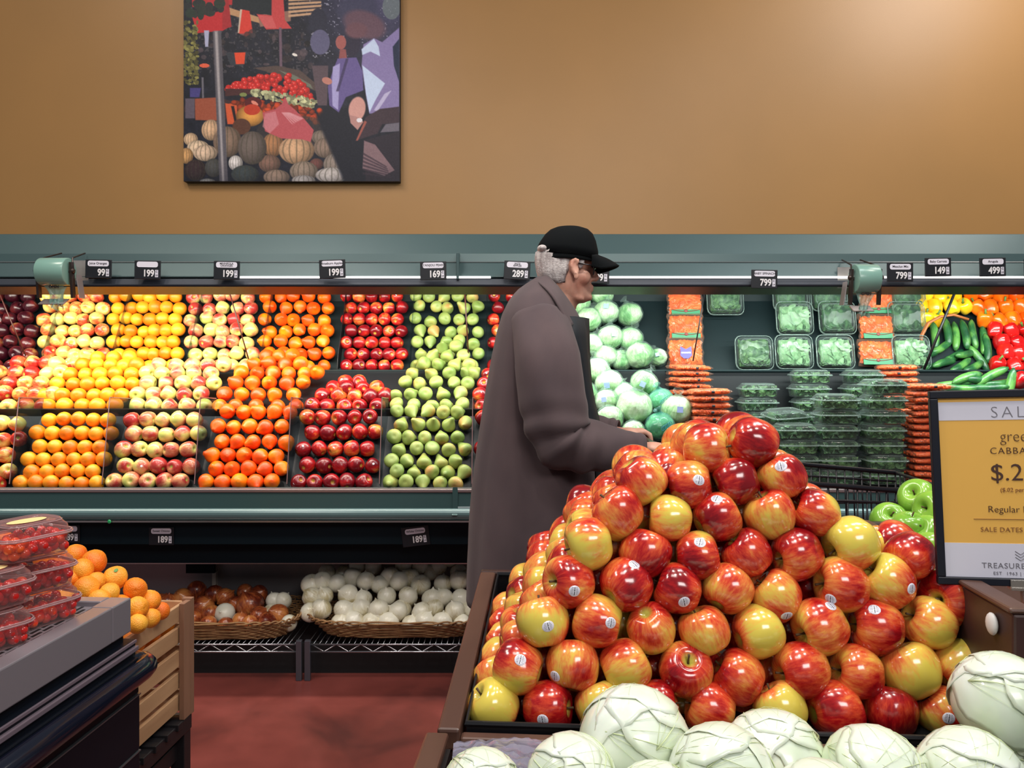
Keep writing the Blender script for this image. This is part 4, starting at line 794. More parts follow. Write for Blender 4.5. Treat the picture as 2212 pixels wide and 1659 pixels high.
BO = [(425, 1276, 22, 0), (440, 1310, 24, 0), (463, 1283, 20, 0), (487, 1290, 21, 0), (455, 1325, 20, 0), (539, 1306, 31, 0), (508, 1305, 18, 0), (530, 1278, 18, 0), (560, 1283, 19, 0), (395, 1292, 22, 0), (415, 1335, 22, 0), (380, 1330, 22, 0), (365, 1300, 20, 0), (560, 1330, 22, 0), (600, 1328, 24, 0), (520, 1340, 20, 0), (578, 1345, 20, 0), (345, 1300, 20, 0), (485, 1325, 22, 1), (612, 1297, 19, 1), (592, 1296, 18, 1), (405, 1314, 18, 1), (585, 1320, 16, 1), (625, 1345, 18, 1), (350, 1340, 20, 0), (540, 1345, 18, 0), (450, 1348, 19, 0), (488, 1350, 18, 0), (384, 1352, 18, 0)]
nb = 0
for i, (x, y, rp, wh) in enumerate(sorted(BO)):
    onion('white_onion' if wh else 'brown_onion', x, y, rp, 3.62 + (1350 - y) * .0033, '%s onion in the left basket, %s from the left%s' % ('pale white' if wh else 'copper brown', nth(i % 14), '' if i < 14 else ' of its right half'), 'onions in the left basket', R.uniform(.2, .7))
# ---------------------------------------------------------------- apple table
def frame(origin, ang=-math.atan(.069)): return Matrix.Translation(origin) @ Matrix.Rotation(ang, 4, 'Z')
wood = mat('table_brown_wood', (66, 42, 38), .42, var=((48, 30, 28), 9, (1, .15, 1), .35, .65), bump=(90, .1, .001))
wood_l = mat('table_wood_top', (98, 70, 58), .38, var=((72, 48, 40), 9, (1, .15, 1), .35, .65))
tray_m = mat('apple_tray_black', (18, 19, 24), .4, spec=.4)
OT = Vector((-.105, 1.10, .93))                     # front left corner of the apple bin rail
tab = thing('apple_table', 'brown wooden stepped display table holding the striped apples and the cabbages', 'display table', (OT.x, OT.y, 0), (0, 0, -math.atan(.069)))
def tp(g, name, m, bevel=.004, **k): return g.obj(name, m, tab, bevel=bevel, **k)
TW = .86
g = G(); zf, zb = OT.z, .998; g.add([(0, 0, zf - .03), (.032, 0, zf - .03), (.032, .56, zb - .025), (0, .56, zb - .025), (0, 0, zf), (.032, 0, zf), (.032, .56, zb), (0, .56, zb)], [(0, 3, 2, 1), (4, 5, 6, 7), (0, 1, 5, 4), (1, 2, 6, 5), (2, 3, 7, 6), (3, 0, 4, 7)]); tp(g, 'side_rail', wood_l)
g = G(); g.add([(.006, .01, .30), (.026, .01, .30), (.026, .55, .30), (.006, .55, .30), (.006, .01, zf - .03), (.026, .01, zf - .03), (.026, .55, zb - .025), (.006, .55, zb - .025)], [(0, 3, 2, 1), (4, 5, 6, 7), (0, 1, 5, 4), (1, 2, 6, 5), (2, 3, 7, 6), (3, 0, 4, 7)]); tp(g, 'side_board', wood)
g = G(); g.box2((.032, .0, zf - .055), (TW, .022, zf - .012)); tp(g, 'front_rail', wood_l)
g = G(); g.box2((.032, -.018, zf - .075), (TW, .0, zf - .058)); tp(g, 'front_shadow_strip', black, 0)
g = G(); g.box2((.0, .56, .55), (TW, .58, zb)); tp(g, 'back_board', wood)
g = G(); g.add([(.032, .02, .868), (TW, .02, .868), (TW, .56, .93), (.032, .56, .93)], [(0, 1, 2, 3)]); tp(g, 'floor_board', wood, 0)
for x, y in ((.01, .01), (.01, .50), (TW - .05, .01), (TW - .05, .50)): g = G(); g.box2((x, y, 0), (x + .04, y + .04, .90)); tp(g, 'leg', wood)
# divider board on the right
g = G(); g.box2((.79, .03, .90), (.815, .62, 1.098)); tp(g, 'divider_board', wood)
g = G(); g.box2((.785, .03, 1.098), (.820, .62, 1.106)); tp(g, 'divider_cap', wood_l)
g = G(); g.ball((.785, .075, 1.07), (.006, .0135, .016), 14, 8); g.obj('bolt_cap', mat('white_plastic', (224, 224, 224), .4), tab, smooth=True)
# green apple bin to the right
g = G(); g.box2((.82, .03, 1.00), (1.35, .62, 1.02)); tp(g, 'neighbour_bin_floor', wood)
g = G(); g.box2((.82, .62, .90), (1.35, .64, 1.10)); tp(g, 'neighbour_bin_back', wood)
g = G(); g.box2((.815, .0, .90), (1.35, .03, 1.03)); tp(g, 'neighbour_bin_front', wood)
# cabbage bin
g = G(); g.box2((-.012, -.42, .905), (.020, -.02, .936)); tp(g, 'cabbage_bin_rail', wood_l)
g = G(); g.box2((-.004, -.42, .60), (.016, -.02, .905)); tp(g, 'cabbage_bin_side', wood)
g = G(); g.box2((.020, -.045, .78), (TW + .2, -.022, .888)); tp(g, 'cabbage_bin_back', wood_l)
g = G(); g.box2((.0, -.42, .60), (TW + .2, -.40, .84)); tp(g, 'cabbage_bin_front', wood)
g = G(); g.box2((.0, -.42, .78), (TW + .2, -.03, .79)); tp(g, 'cabbage_bin_floor', black)
g = G(); g.box2((.020, -.40, .79), (.026, -.045, .925)); tp(g, 'bin_liner', tray_m, 0)
# black plastic tray under the apples
T = frame(OT)
tr = thing('apple_tray', 'black plastic tray lining the striped apple bin', 'tray', OT, (0, 0, -math.atan(.069)))
g = G(); x0, x1, y0, y1 = .038, .785, .028, .55
def tz(y): return (y - .02) / .54 * .063
g.add([(x0, y0, tz(y0) - .052), (x1, y0, tz(y0) - .052), (x1, y1, tz(y1) - .052), (x0, y1, tz(y1) - .052)], [(0, 1, 2, 3)]); g.obj('tray_base', tray_m, tr)
g = G(); g.tube([(x0, y0, -.004), (x1, y0, -.004), (x1, y1, tz(y1) + .004), (x0, y1, tz(y1) + .004)], .0045, 6, loop=True)
g.add([(x0, y0, -.052), (x1, y0, -.052), (x1, y1, tz(y1) - .052), (x0, y1, tz(y1) - .052), (x0, y0, -.004), (x1, y0, -.004), (x1, y1, tz(y1) + .004), (x0, y1, tz(y1) + .004)], [(0, 1, 5, 4), (1, 2, 6, 5), (2, 3, 7, 6), (3, 0, 4, 7)]); g.obj('tray_rim', tray_m, tr, smooth=False)
# ---- the striped apples
FA = [revolve(APPLE, .0395, 40, 34, lobes=(5, .055, -.05), wob=.035, seed=s * 3 + 1, mt=m_front, name='striped_apple', asym=.03 * (s % 3)) for s in range(7)]
fst = mat('sticker_white', (226, 226, 240), .35, coat=.5); fink = mat('sticker_ink', (20, 20, 34), .5); fgr = mat('sticker_grey_text', (110, 112, 130), .5)
from mathutils.bvhtree import BVHTree
BV = [BVHTree.FromPolygons([v.co for v in me.vertices], [p.vertices[:] for p in me.polygons]) for me in FA]
def apple(px, py, rp, Y, bias, pole, label, group=None, st=None, stem_v=True, sq=1.0, zmul=.93):
    """pole = direction of the stem as seen: (right, up, towards viewer)"""
    k = R.randrange(len(FA)); q = Vector((pole[0], -pole[2], pole[1])).normalized().to_track_quat('Z', 'Y') @ Euler((0, 0, R.uniform(0, 6.3))).to_quaternion()
    s = rp / F * Y / .0395; p = P(px, py, Y)
    o = link('striped_apple', FA[k], None, p, q.to_euler(), label=label, cat='apple', group=group, scale=(s, s, s * zmul)); o.color = (bias - .05, 0, 0, 1)
    if stem_v: link('stem', stem_me, o, (0, 0, .0395 * .64))
    if st:
        tgt = P(st[0], st[1], Y - s * .0395); Mx = (Matrix.Translation(p) @ q.to_matrix().to_4x4() @ Matrix.Diagonal((s, s, s * zmul, 1)))
        inv = Mx.inverted(); a = inv @ Vector((0, 0, H)); b_ = inv @ tgt; d = (b_ - a).normalized(); hit, nrm, _, _ = BV[k].ray_cast(a, d)
        if hit is None: return o
        up = (inv.to_3x3() @ Vector((R.uniform(-.3, .3), 0, 1))); zz = nrm.normalized(); xx = up.cross(zz).normalized(); yy = zz.cross(xx)
        def cv(x, y, lift):
            c = hit + xx * x + yy * y; h2, _, _, _ = BV[k].find_nearest(c); return h2 + zz * lift
        g = G(); n = 16; rr = .0098 / s * (Y / 1.2) * .98
        vs = [cv(0, 0, .0006)] + [cv(rr * f * math.cos(2 * PI * j / n), rr * .9 * f * math.sin(2 * PI * j / n), .0006 if f < 1 else .0002) for f in (.5, .93, 1) for j in range(n)]
        fs = [(0, 1 + j, 1 + (j + 1) % n) for j in range(n)] + [(1 + f * n + j, 1 + f * n + n + j, 1 + f * n + n + (j + 1) % n, 1 + f * n + (j + 1) % n) for f in (0, 1) for j in range(n)]
        g.add(vs, fs); so = g.obj('sticker', fst, o, smooth=True)
        g = G(); v_ = R.choice((0, 1))
        def bar(a0, b0, a1, b1): 
            Q = [cv(x * rr, y * rr, .0009) for x, y in ((a0, b0), (a1, b0), (a1, b1), (a0, b1))]; g.add(Q, [(0, 1, 2, 3)])
        bar(-.06, -.62, .06, -.05); bar(-.10, .05, .10, .16); bar(-.04, .16, .06, .66); g.obj('sticker_mark', fink, so)
        g = G()
        for j in range(5): yv = .55 - j * .24; bar(-.70 + abs(yv) * .3, yv, -.22, yv + .06); bar(.22, yv, .66 - abs(yv) * .3, yv + .06)
        g.obj('sticker_text', fgr, so)
    return o
# each visible apple of the front face: row -> (px, py, half width, blush, stem direction, sticker)
RW = [
 [(1065, 1524, 56, .16, (-.6, .6, .2), None), (1185, 1527, 57, .92, (.95, .1, .4), (1172, 1556)), (1295, 1527, 55, .45, (-.3, .9, -.3), None), (1418, 1526, 54, .8, (.9, .3, .2), None), (1533, 1532, 57, .45, (-.9, .3, -.1), None), (1685, 1530, 57, .12, (-.5, .8, -.2), None), (1805, 1535, 62, .62, (1, .1, -.1), None), (1923, 1537, 57, .66, (.2, .9, -.3), None), (2035, 1541, 55, .55, (-.6, .7, -.3), (2050, 1552)), (2145, 1545, 55, .5, (.6, .6, 0), None)],
 [(1120, 1439, 57, .36, (-.8, .2, -.3), (1124, 1425)), (1236, 1438, 58, .68, (.1, .8, -.5), (1198, 1461)), (1350, 1439, 57, .30, (.9, .4, -.1), None), (1480, 1449, 59, .48, (.05, .75, .65), None), (1594, 1465, 58, .66, (-.8, .5, -.2), None), (1730, 1449, 60, .62, (-.97, -.1, .2), None), (1850, 1451, 57, .44, (-.98, .1, .15), None), (1968, 1447, 62, .22, (-.4, .9, -.3), None), (2073, 1440, 56, .36, (.8, .5, -.1), None), (2190, 1450, 57, .6, (.5, .7, 0), None)],
 [(1172, 1344, 58, .42, (-.2, .9, -.3), (1184, 1353)), (1291, 1343, 57, .44, (-.9, .2, -.3), (1320, 1345)), (1405, 1355, 53, .30, (.3, -.8, -.4), None), (1522, 1362, 55, .24, (-.4, .8, -.2), None), (1637, 1364, 56, .24, (.9, .3, -.2), None), (1770, 1353, 60, .45, (-.9, -.3, .3), (1795, 1308)), (1893, 1353, 60, .88, (-1, .1, -.1), (1889, 1316)), (2008, 1345, 56, .36, (-.9, .4, -.1), None), (2130, 1366, 60, .78, (-.8, .1, .55), None)],
 [(1230, 1256, 57, .66, (-.85, .15, .5), (1241, 1277)), (1350, 1262, 58, .72, (.6, .3, -.5), (1370, 1219)), (1463, 1272, 54, .74, (-.9, .3, -.1), (1478, 1301)), (1572, 1272, 53, .46, (.6, .6, -.4), None), (1679, 1286, 54, .52, (-.7, .6, -.2), (1700, 1331)), (1817, 1262, 59, .14, (-.95, .1, .1), (1794, 1295)), (1917, 1258, 59, .24, (-.7, .6, 0), (1970, 1272)), (2055, 1289, 64, .64, (-.85, .0, .5), None)],
 [(1272, 1175, 56, .20, (-.97, -.2, .1), None), (1393, 1195, 55, .70, (.5, .8, -.3), None), (1506, 1200, 52, .66, (.95, .1, .1), (1512, 1171)), (1615, 1196, 53, .86, (-.7, .7, -.1), None), (1721, 1197, 56, .74, (-.9, -.2, .25), None), (1838, 1172, 59, .34, (-.9, -.35, .1), None), (1966, 1202, 52, .74, (-.7, -.3, .4), None)],
 [(1337, 1108, 57, .54, (-.6, .7, -.1), None), (1446, 1119, 51, .38, (-1, .1, -.1), None), (1549, 1117, 53, .66, (.9, .4, -.1), (1548, 1077)), (1663, 1112, 56, .50, (-.4, .85, 0), None), (1761, 1109, 52, .68, (-.9, .4, -.1), None)],
 [(1386, 1038, 55, .42, (.6, -.75, .1), None), (1490, 1048, 53, .70, (-.9, -.2, -.2), (1510, 1037)), (1591, 1041, 53, .92, (-.9, -.3, -.1), None), (1688, 1031, 51, .50, (-.5, .8, -.2), (1687, 1007))],
 [(1526, 968, 54, .46, (.93, .05, .42), None), (1624, 957, 56, .74, (.9, -.4, -.1), None)]]
ROWY = [1.195, 1.215, 1.235, 1.255, 1.275, 1.30, 1.325, 1.35]
for r, row in enumerate(RW):
    for c, (px, py, rp, b_, pole, st) in enumerate(row):
        tone = 'mostly yellow' if b_ < .28 else 'orange striped' if b_ < .5 else 'orange-red striped' if b_ < .7 else 'red'
        apple(px, py, rp, ROWY[r], b_, pole, '%s apple, %s from left in the %s row up of the pyramid face%s' % (tone, nth(c), nth(r), ', stickered' if st else ''), 'apples on the face of the pyramid', st)
# apples running back behind the face: left flank, crest and right flank
AD = -math.atan(.069)
for r, row in enumerate(RW):
    a0 = row[0]; Y0 = ROWY[r]
    jn = (5, 5, 5, 4, 4, 3, 2, 1)[r]
    ends = [(0, 1)] + [(len(row) - 1, 0)]
    for e, left in ends:
        px, py, rp = row[e][:3]; p0 = P(px, py, Y0)
        for j in range(1, jn + 1 if left else (2 if r < 4 else 1) + 1):
            dy = .062 * j + (.01 if left else 0); p = p0 + Vector((.069 * dy - (.0 if left else .0), dy, (.115 if r < 3 else .05 if r < 5 else 0) * dy))
            if p.y > 1.60: continue
            pxx = CX + p.x / p.y * F; pyy = HY - (p.z - H) / p.y * F
            apple(pxx, pyy, 54.5 * Y0 / p.y, p.y, R.uniform(.2, .85), (R.uniform(-1, .6), R.uniform(-.2, .9), R.uniform(-.4, .2)), 'striped apple %s back on the %s flank, level with the %s row of the face' % (nth(j - 1), 'left' if left else 'right', nth(r)), 'apples on the flanks of the pyramid', stem_v=False)
for (px, py, rp, Y, b_, lb) in ((1500, 965, 52, 1.43, .6, 'striped apple peeking behind the top left one'), (1478, 962, 48, 1.51, .35, 'yellowish apple furthest left behind the top pair'), (1594, 940, 50, 1.43, .85, 'dark red apple peeking behind the top right one'), (1450, 1000, 44, 1.45, .6, "stickered apple in front of the man's hand"), (1440, 1015, 46, 1.40, .4, 'striped apple below the one at the hand')):
    apple(px, py, rp, Y, b_, (.3, .6, -.5), lb, st=(1440, 982) if 'stickered' in lb else None, stem_v=False)
for r in (0, 1, 2, 3, 4, 5, 6):      # the layer right behind the face, filling the gaps
    row = RW[r]
    for c in range(len(row) - 1):
        p = P((row[c][0] + row[c + 1][0]) / 2, (row[c][1] + row[c + 1][1]) / 2 - 6, ROWY[r] + .068)
        apple(CX + p.x / p.y * F, HY - (p.z - H) / p.y * F, 48, p.y, R.uniform(.3, .8), (R.uniform(-1, 1), .5, 0), 'apple glimpsed in the gap behind the face, %s gap of the %s row' % (nth(c), nth(r)), 'apples behind the face of the pyramid', stem_v=False)
# green apples in the neighbouring bin
GA = [revolve(APPLE, .0395, 32, 26, lobes=(5, .05, -.05), wob=.03, seed=s + 50, mt=m_green, name='green_apple') for s in range(3)]
for i, (px, py, rp, Y, lb) in enumerate(((1921, 1127, 40, 1.72, 'leftmost green apple, resting on the divider edge'), (1985, 1080, 43, 1.75, 'top green apple left of the sale sign'), (2020, 1103, 42, 1.66, 'green apple half hidden by the sale sign frame'), (1965, 1145, 40, 1.62, 'front green apple below the top one'), (2005, 1155, 40, 1.60, 'green apple at the foot of the heap beside the sign'), (2060, 1080, 42, 1.75, 'green apple wholly behind the sign, upper'), (2060, 1150, 42, 1.62, 'green apple wholly behind the sign, lower'), (2015, 1188, 38, 1.56, 'lowest green apple above the red one'))):
    s = rp / F * Y / .0395; o = link('green_apple', GA[i % 3], None, P(px, py, Y), Vector((R.uniform(-.8, .2), -R.uniform(-.2, .5), R.uniform(.2, .8))).to_track_quat('Z', 'Y').to_euler(), label=lb, cat='apple', group='green apples behind the sale sign', scale=s); o.color = (R.uniform(.3, .7), 0, 0, 1); link('stem', stem_me, o, (0, 0, .025))
# ---------------------------------------------------------------- cabbages
cab = bpy.data.materials.new('cabbage_leaf'); nt, b = nodes(cab); N = nt.nodes.new; L = nt.links.new
tc = N('ShaderNodeTexCoord'); n1 = N('ShaderNodeTexNoise'); n1.inputs['Scale'].default_value = 9; n1.inputs['Detail'].default_value = 3; L(tc.outputs['Object'], n1.inputs[0])
r_ = N('ShaderNodeValToRGB'); e = r_.color_ramp.elements; e[0].position = .35; e[0].color = lin((236, 238, 226)) + (1,); e[1].position = .68; e[1].color = lin((206, 218, 184)) + (1,); L(n1.outputs[0], r_.inputs[0]); L(r_.outputs[0], b.inputs['Base Color'])
wv = N('ShaderNodeTexVoronoi'); wv.feature = 'DISTANCE_TO_EDGE'; wv.inputs['Scale'].default_value = 22
nd = N('ShaderNodeTexNoise'); nd.inputs['Scale'].default_value = 14; vm = N('ShaderNodeVectorMath'); vm.operation = 'ADD'; sc_ = N('ShaderNodeVectorMath'); sc_.operation = 'SCALE'; sc_.inputs['Scale'].default_value = .03
L(tc.outputs['Object'], nd.inputs[0]); L(nd.outputs['Color'], sc_.inputs[0]); L(tc.outputs['Object'], vm.inputs[0]); L(sc_.outputs[0], vm.inputs[1]); L(vm.outputs[0], wv.inputs[0])
bp = N('ShaderNodeBump'); bp.inputs['Strength'].default_value = .35; bp.inputs['Distance'].default_value = .002; bp.invert = True; L(wv.outputs['Distance'], bp.inputs['Height']); L(bp.outputs[0], b.inputs['Normal'])
b.inputs['Roughness'].default_value = .3; b.inputs['Subsurface Weight'].default_value = .15; b.inputs['Subsurface Scale'].default_value = .02; b.inputs['Coat Weight'].default_value = .3
vein = mat('cabbage_vein', (196, 210, 166), .45)
def cabbage(px, py, rp, Y, label, seed):
    rr = random.Random(seed); rad = rp / F * Y; p = P(px, py, Y); t = thing('green_cabbage', label, 'cabbage', p, (rr.uniform(-.3, .3), rr.uniform(-.3, .3), rr.uniform(0, 6.3)), 'cabbages in the front bin')
    g = G(); g.ball((0, 0, 0), (rad * .955, rad * .955, rad * .90), 40, 28); me = g.mesh('heart', cab); crump(me, .03, 14 , seed); link('heart', me, t)
    for k in range(4):      # wrapped outer leaves with a thick rib and ruffled free edge
        ax = Euler((rr.uniform(.5, 1.25) * (1 if k else .6), 0, k * 2 * PI / 5 + rr.uniform(-.3, .3)), 'ZYX').to_matrix() if False else (Matrix.Rotation(k * 2 * PI / 5 + rr.uniform(-.3, .3), 3, 'Z') @ Matrix.Rotation(rr.uniform(.5, 1.0), 3, 'X'))
        rows = []; off = 1.0 + .003 * k; nA, nB = 14, 26
        for i in range(nA + 1):
            th = i / nA * rr.uniform(1.22, 1.25); ring = []
            for j in range(nB):
                a = 2 * PI * j / nB; ed = (i / nA) ** 6; thh = th * (1 + .10 * math.sin(3 * a + seed) + .05 * math.sin(7 * a + k)); r0 = rad * (off + .009 * ed * (1 + math.sin(5 * a + k)) - .005 * (1 - ed) * abs(math.sin(a * 1.5 + k)) * (i / nA))
                v = Vector((r0 * math.sin(thh) * math.cos(a), r0 * math.sin(thh) * math.sin(a), r0 * math.cos(thh) * .95)); ring.append(ax @ v)
            rows.append(ring)
        g = G(); g.loft(rows, caps=False); lf = g.obj('leaf', cab, t, smooth=True); s_ = lf.modifiers.new('thick', 'SOLIDIFY'); s_.thickness = rad * .008; s_.offset = -1
        g = G()
        for q in (-.9, -.45, 0, .45, .9):
            pts = []
            for i in range(8):
                f = -.9 + i / 7 * (1.9 - abs(q) * .5); sx = q * (i / 7) ** .8 * .8; v = Vector((math.sin(f), math.sin(sx) * .9, math.cos(f) * math.cos(sx))).normalized(); pts.append(ax @ (v * rad * (off + .002)))
            g.tube(pts, [rad * (.014 if q == 0 else .005) * (1 - i / 9) for i in range(8)], 5)
        g.obj('leaf_veins', vein, lf, smooth=True)
for i, a in enumerate(((1370, 1606, 120, .985, 'large pale cabbage at the back left, before the stem-facing apple'), (1235, 1690, 100, .90, 'cabbage front left beside the plastic bag'), (1672, 1650, 112, .985, 'cabbage with a raised white leaf, below the yellow apple'), (1560, 1685, 115, .90, 'front cabbage with blue-white sheen in the middle'), (1888, 1690, 115, .935, 'cabbage right of centre with a broad split leaf'), (2165, 1518, 105, 1.02, 'greenest cabbage, high at the right under the sign stand'), (2095, 1690, 112, .93, 'creamy crinkled cabbage at the bottom right corner'), (1555, 1630, 60, 1.03, 'small green cabbage tucked behind the middle pair'), (1040, 1715, 92, .90, 'pale green cabbage inside the plastic bag'), (1775, 1760, 110, .84, 'cabbage cut off by the bottom edge, centre right'), (1420, 1765, 110, .84, 'cabbage cut off by the bottom edge, centre left'), (2240, 1670, 100, 1.0, 'cabbage beyond the right edge'))):
    cabbage(*a, i * 3 + 2)
# crumpled clear bag
pbf = film('produce_bag_film', (236, 236, 246), .62, .12, bump=(30, .9, .01), gcol=(170, 170, 196), top=.6)
t = thing('plastic_bag', 'crumpled clear plastic bag lying in the front left corner of the cabbage bin', 'plastic bag', P(1080, 1640, .98))
g = G(); rows = []
for i in range(16):
    u = i / 15; row = []
    for j in range(30):
        v = j / 29; p = P(980 + 225 * v - 6 * u, 1606 - 12 * math.sin(v * 3) + u * 110, 1.045 - .19 * u); p.z += .006 * mnoise.noise(Vector((u * 7, v * 11, 3))) + .012 * math.sin(u * 3.1) * (1 - .4 * v); row.append(p - t.location)
    rows.append(row)
g.loft(rows, closed=False, caps=False); g.obj('film_sheet', pbf, t, smooth=True)
# ---------------------------------------------------------------- sale sign on its clear stand
ssx = Euler((-.03, 0, 0)); SM = Matrix.Translation(Vector((.6556, 1.2396, 1.396))) @ Matrix.Rotation(-.235, 4, 'Z') @ Matrix.Rotation(-.03, 4, 'X') @ Matrix.Rotation(-.035, 4, 'Y')
sg = thing('sale_sign', 'black framed yellow and white sale sign on a clear stand beside the apples', 'sign'); sg.matrix_world = SM
SWd, SHt = .235, .30
def sp_(x, z, y=0): return (x, y, z)
fr = mat('sign_frame_black', (18, 22, 34), .42, spec=.4)
for a, b_ in (((0, 0), (SWd, -.012)), ((0, -SHt + .012), (SWd, -SHt)), ((0, -.012), (.012, -SHt + .012)), ((SWd - .012, -.012), (SWd, -SHt + .012))):
    g = G(); g.box2((a[0], -.006, a[1]), (b_[0], .006, b_[1])); g.obj('frame', fr, sg, bevel=.0015)
yel = mat('sign_yellow', (232, 180, 84), .5); wh = mat('sign_white', (214, 214, 228), .5); gtx = mat('sign_grey_ink', (120, 118, 126), .6); btx = mat('sign_brown_ink', (72, 44, 34), .6); otx = mat('sign_tan_ink', (150, 104, 56), .6)
g = G(); g.box2((.012, -.001, -.012), (SWd - .012, .001, -SHt + .012)); g.obj('paper', yel, sg)
g = G(); g.box2((.012, -.0016, -.0180), (SWd - .012, -.001, -.0465)); g.obj('white_band', wh, sg)
g = G(); g.box2((.012, -.0016, -.236), (SWd - .012, -.001, -SHt + .012)); g.obj('white_footer', wh, sg)
cx_ = SWd / 2
def st(s, size, x, z, m, **k): return text(s, size, FACE(x, -.0019, z), m, sg, 'lettering', **k)
st('SALE', .025, cx_, -.0355, gtx, space=1.3, bold=-.0005); st('green', .025, cx_ + .004, -.0725, btx, bold=-.0005, sx=.85); st('CABBAGE', .0145, cx_, -.0945, btx, space=1.15, bold=-.0002)
st('$.29', .037, cx_ - .004, -.1285, btx, bold=-.0002); st('($.02 per oz)', .0088, cx_, -.154, otx); st('Regular Price', .0145, cx_ - .003, -.184, btx, bold=-.0002)
g = G(); g.box2((cx_ - .062, -.0019, -.1985), (cx_ + .062, -.0012, -.1993)); g.obj('rule', otx, sg)
st('SALE DATES 4.19.17', .0100, cx_ - .006, -.2150, otx, space=1.1)
st('TREASURE ISLAND', .0118, cx_, -.2700, gtx, space=1.12); st('EST  1963 | CHICAGO', .0068, cx_, -.2815, gtx, space=1.2)
g = G()
for k in range(3):
    z = -.2525 - k * .0045
    g.tube([(cx_ - .0072, -.0018, z + .0052), (cx_, -.0018, z), (cx_ + .0072, -.0018, z + .0052)], .0006, 4)
g.obj('chevron_emblem', gtx, sg)
clr = film('clear_stand_plastic', (226, 222, 216), .72, .06, gcol=(190, 184, 176), top=.7)
g = G(); g.box2((.100, -.010, -.300), (.235, .010, -.3055)); g.box2((.100, -.009, -.289), (.235, -.0065, -.303)); g.obj('stand_clip', clr, sg, bevel=.001)
g = G(); g.tube([(.128, 0, -.303), (.128, 0, -.330)], .0125, 16); g.obj('stand_socket', clr, sg, smooth=True)
g = G(); g.tube([(.128, 0, -.305), (.134, -.03, -.48)], .0062, 14); g.obj('stand_post', clr, sg, smooth=True)
# ---------------------------------------------------------------- left counter
CO = Vector((-.871, 1.80, .90)); CR = (0, 0, -math.atan(.069))
ct = thing('island_counter', 'grey-rimmed black refrigerated island counter in the left foreground', 'counter', (CO.x, CO.y, 0), CR)
def kp(g, n, m, bevel=.003, **k): o = g.obj(n, m, ct, bevel=bevel, **k); o.location = (0, 0, .90); return o
cgr = mat('counter_grey', (134, 130, 138), .3, metal=.3, bump=(600, .06, .0004)); cbk = mat('counter_black', (7, 13, 24), .5, spec=.25); ctr = mat('counter_trim', (120, 108, 120), .35, metal=.3)
L0 = -1.75
g = G(); g.box2((-.045, L0, -.078), (0, -.075, 0)); kp(g, 'side_rim', cgr)
g = G(); g.box2((-.050, -.074, -.078), (0, 0, .0)); kp(g, 'corner_cap', cgr)
g = G(); g.box2((-1.2, -.035, -.078), (-.050, 0, -.0)); kp(g, 'end_rim', cgr)
g = G(); g.box2((-1.2, L0, -.10), (-.012, -.012, -.078)); kp(g, 'shadow_gap', cbk, 0)
g = G(); g.box2((-1.2, L0, -.106), (.008, .01, -.099)); kp(g, 'rub_rail', ctr, .001); g = G(); g.box2((-1.2, L0, -.124), (.012, .012, -.113)); kp(g, 'rub_rail', ctr, .002)
g = G(); g.box2((-1.2, L0, -.140), (.004, .01, -.098)); kp(g, 'rub_rail_groove', cbk, 0)
g = G(); g.tube([(.030, L0, -.163), (.030, -.02, -.163), (.030, .0, -.163), (.026, .022, -.163), (.01, .036, -.163), (-.02, .040, -.163)], [(.022, .026)] * 6, 20); kp(g, 'bumper_tube', mat('bumper_gloss_black', (16, 20, 34), .12, spec=.7), 0, smooth=True)
g = G(); g.box2((-1.2, L0, -.222), (.012, .012, -.14)); kp(g, 'upper_panel', cbk)
g = G(); g.box2((-1.2, L0, -.352), (.014, .012, -.226)); kp(g, 'middle_panel', cbk)
g = G(); g.box2((-1.2, L0, -.90), (.014, .012, -.356)); kp(g, 'lower_panel', cbk)
for z in (-.224, -.354): g = G(); g.box2((-.1, L0, z - .0015), (.0165, .0125, z + .0015)); kp(g, 'panel_seam', mat('seam_steel_dull', (110, 114, 120), .3, metal=.7), 0)
g = G(); g.box2((-1.2, L0, -.020), (-.045, -.035, -.012)); kp(g, 'grille_plate', mat('grille_plate_grey', (150, 142, 150), .35, metal=.4), 0)
g = G()
for i in range(60):
    for j in range(46): x = -.062 - i * .0145; y = -.052 - j * .036; g.box((x, y - (.018 if i % 2 else 0), -.0118), (.0062, .028, .0012))
kp(g, 'grille_slots', mat('slot_black', (10, 10, 14), .6), 0, kind='stuff')
g = G(); g.box2((-1.2, -.10, -.012), (-.38, -.075, -.002)); kp(g, 'grille_bar', cgr)
# tomato packs
tm = fruit_mat('grape_tomato_skin', [(0, (236, 96, 40)), (1, (150, 12, 24)), (.3, (214, 40, 34))], .3, rough=.15, coat=.4)
tcl = film('tomato_pack_plastic', (250, 238, 238), .90, .06, gcol=(170, 140, 140), top=.6, bump=(40, .4, .003)); trm = film('tomato_pack_rim', (246, 226, 226), .55, .08, gcol=(190, 160, 162), top=.85)
TS = shell_meshes(.150, .115, .074, tcl, trm); TOM = []
for s in range(3):
    rr = random.Random(s + 5); g = G(); placed = []
    tries = 0
    while len(placed) < 90 and tries < 5000:
        tries += 1; z = .012 + (tries / 5000) * .040; k = .80 + .1 * z / .06; p = Vector((rr.uniform(-.066, .066) * k * 1.05, rr.uniform(-.049, .049) * k * 1.05, z))
        if all((p - q).length > .0150 for q in placed): placed.append(p)
    for p in placed: g.ball(p, (.0105, .0095, .0115), 12, 8, Euler((rr.uniform(0, 6), rr.uniform(0, 6), 0)).to_matrix())
    TOM.append(g.mesh('grape_tomatoes', tm))
plab = mat('pack_label_cream', (236, 214, 150), .5)
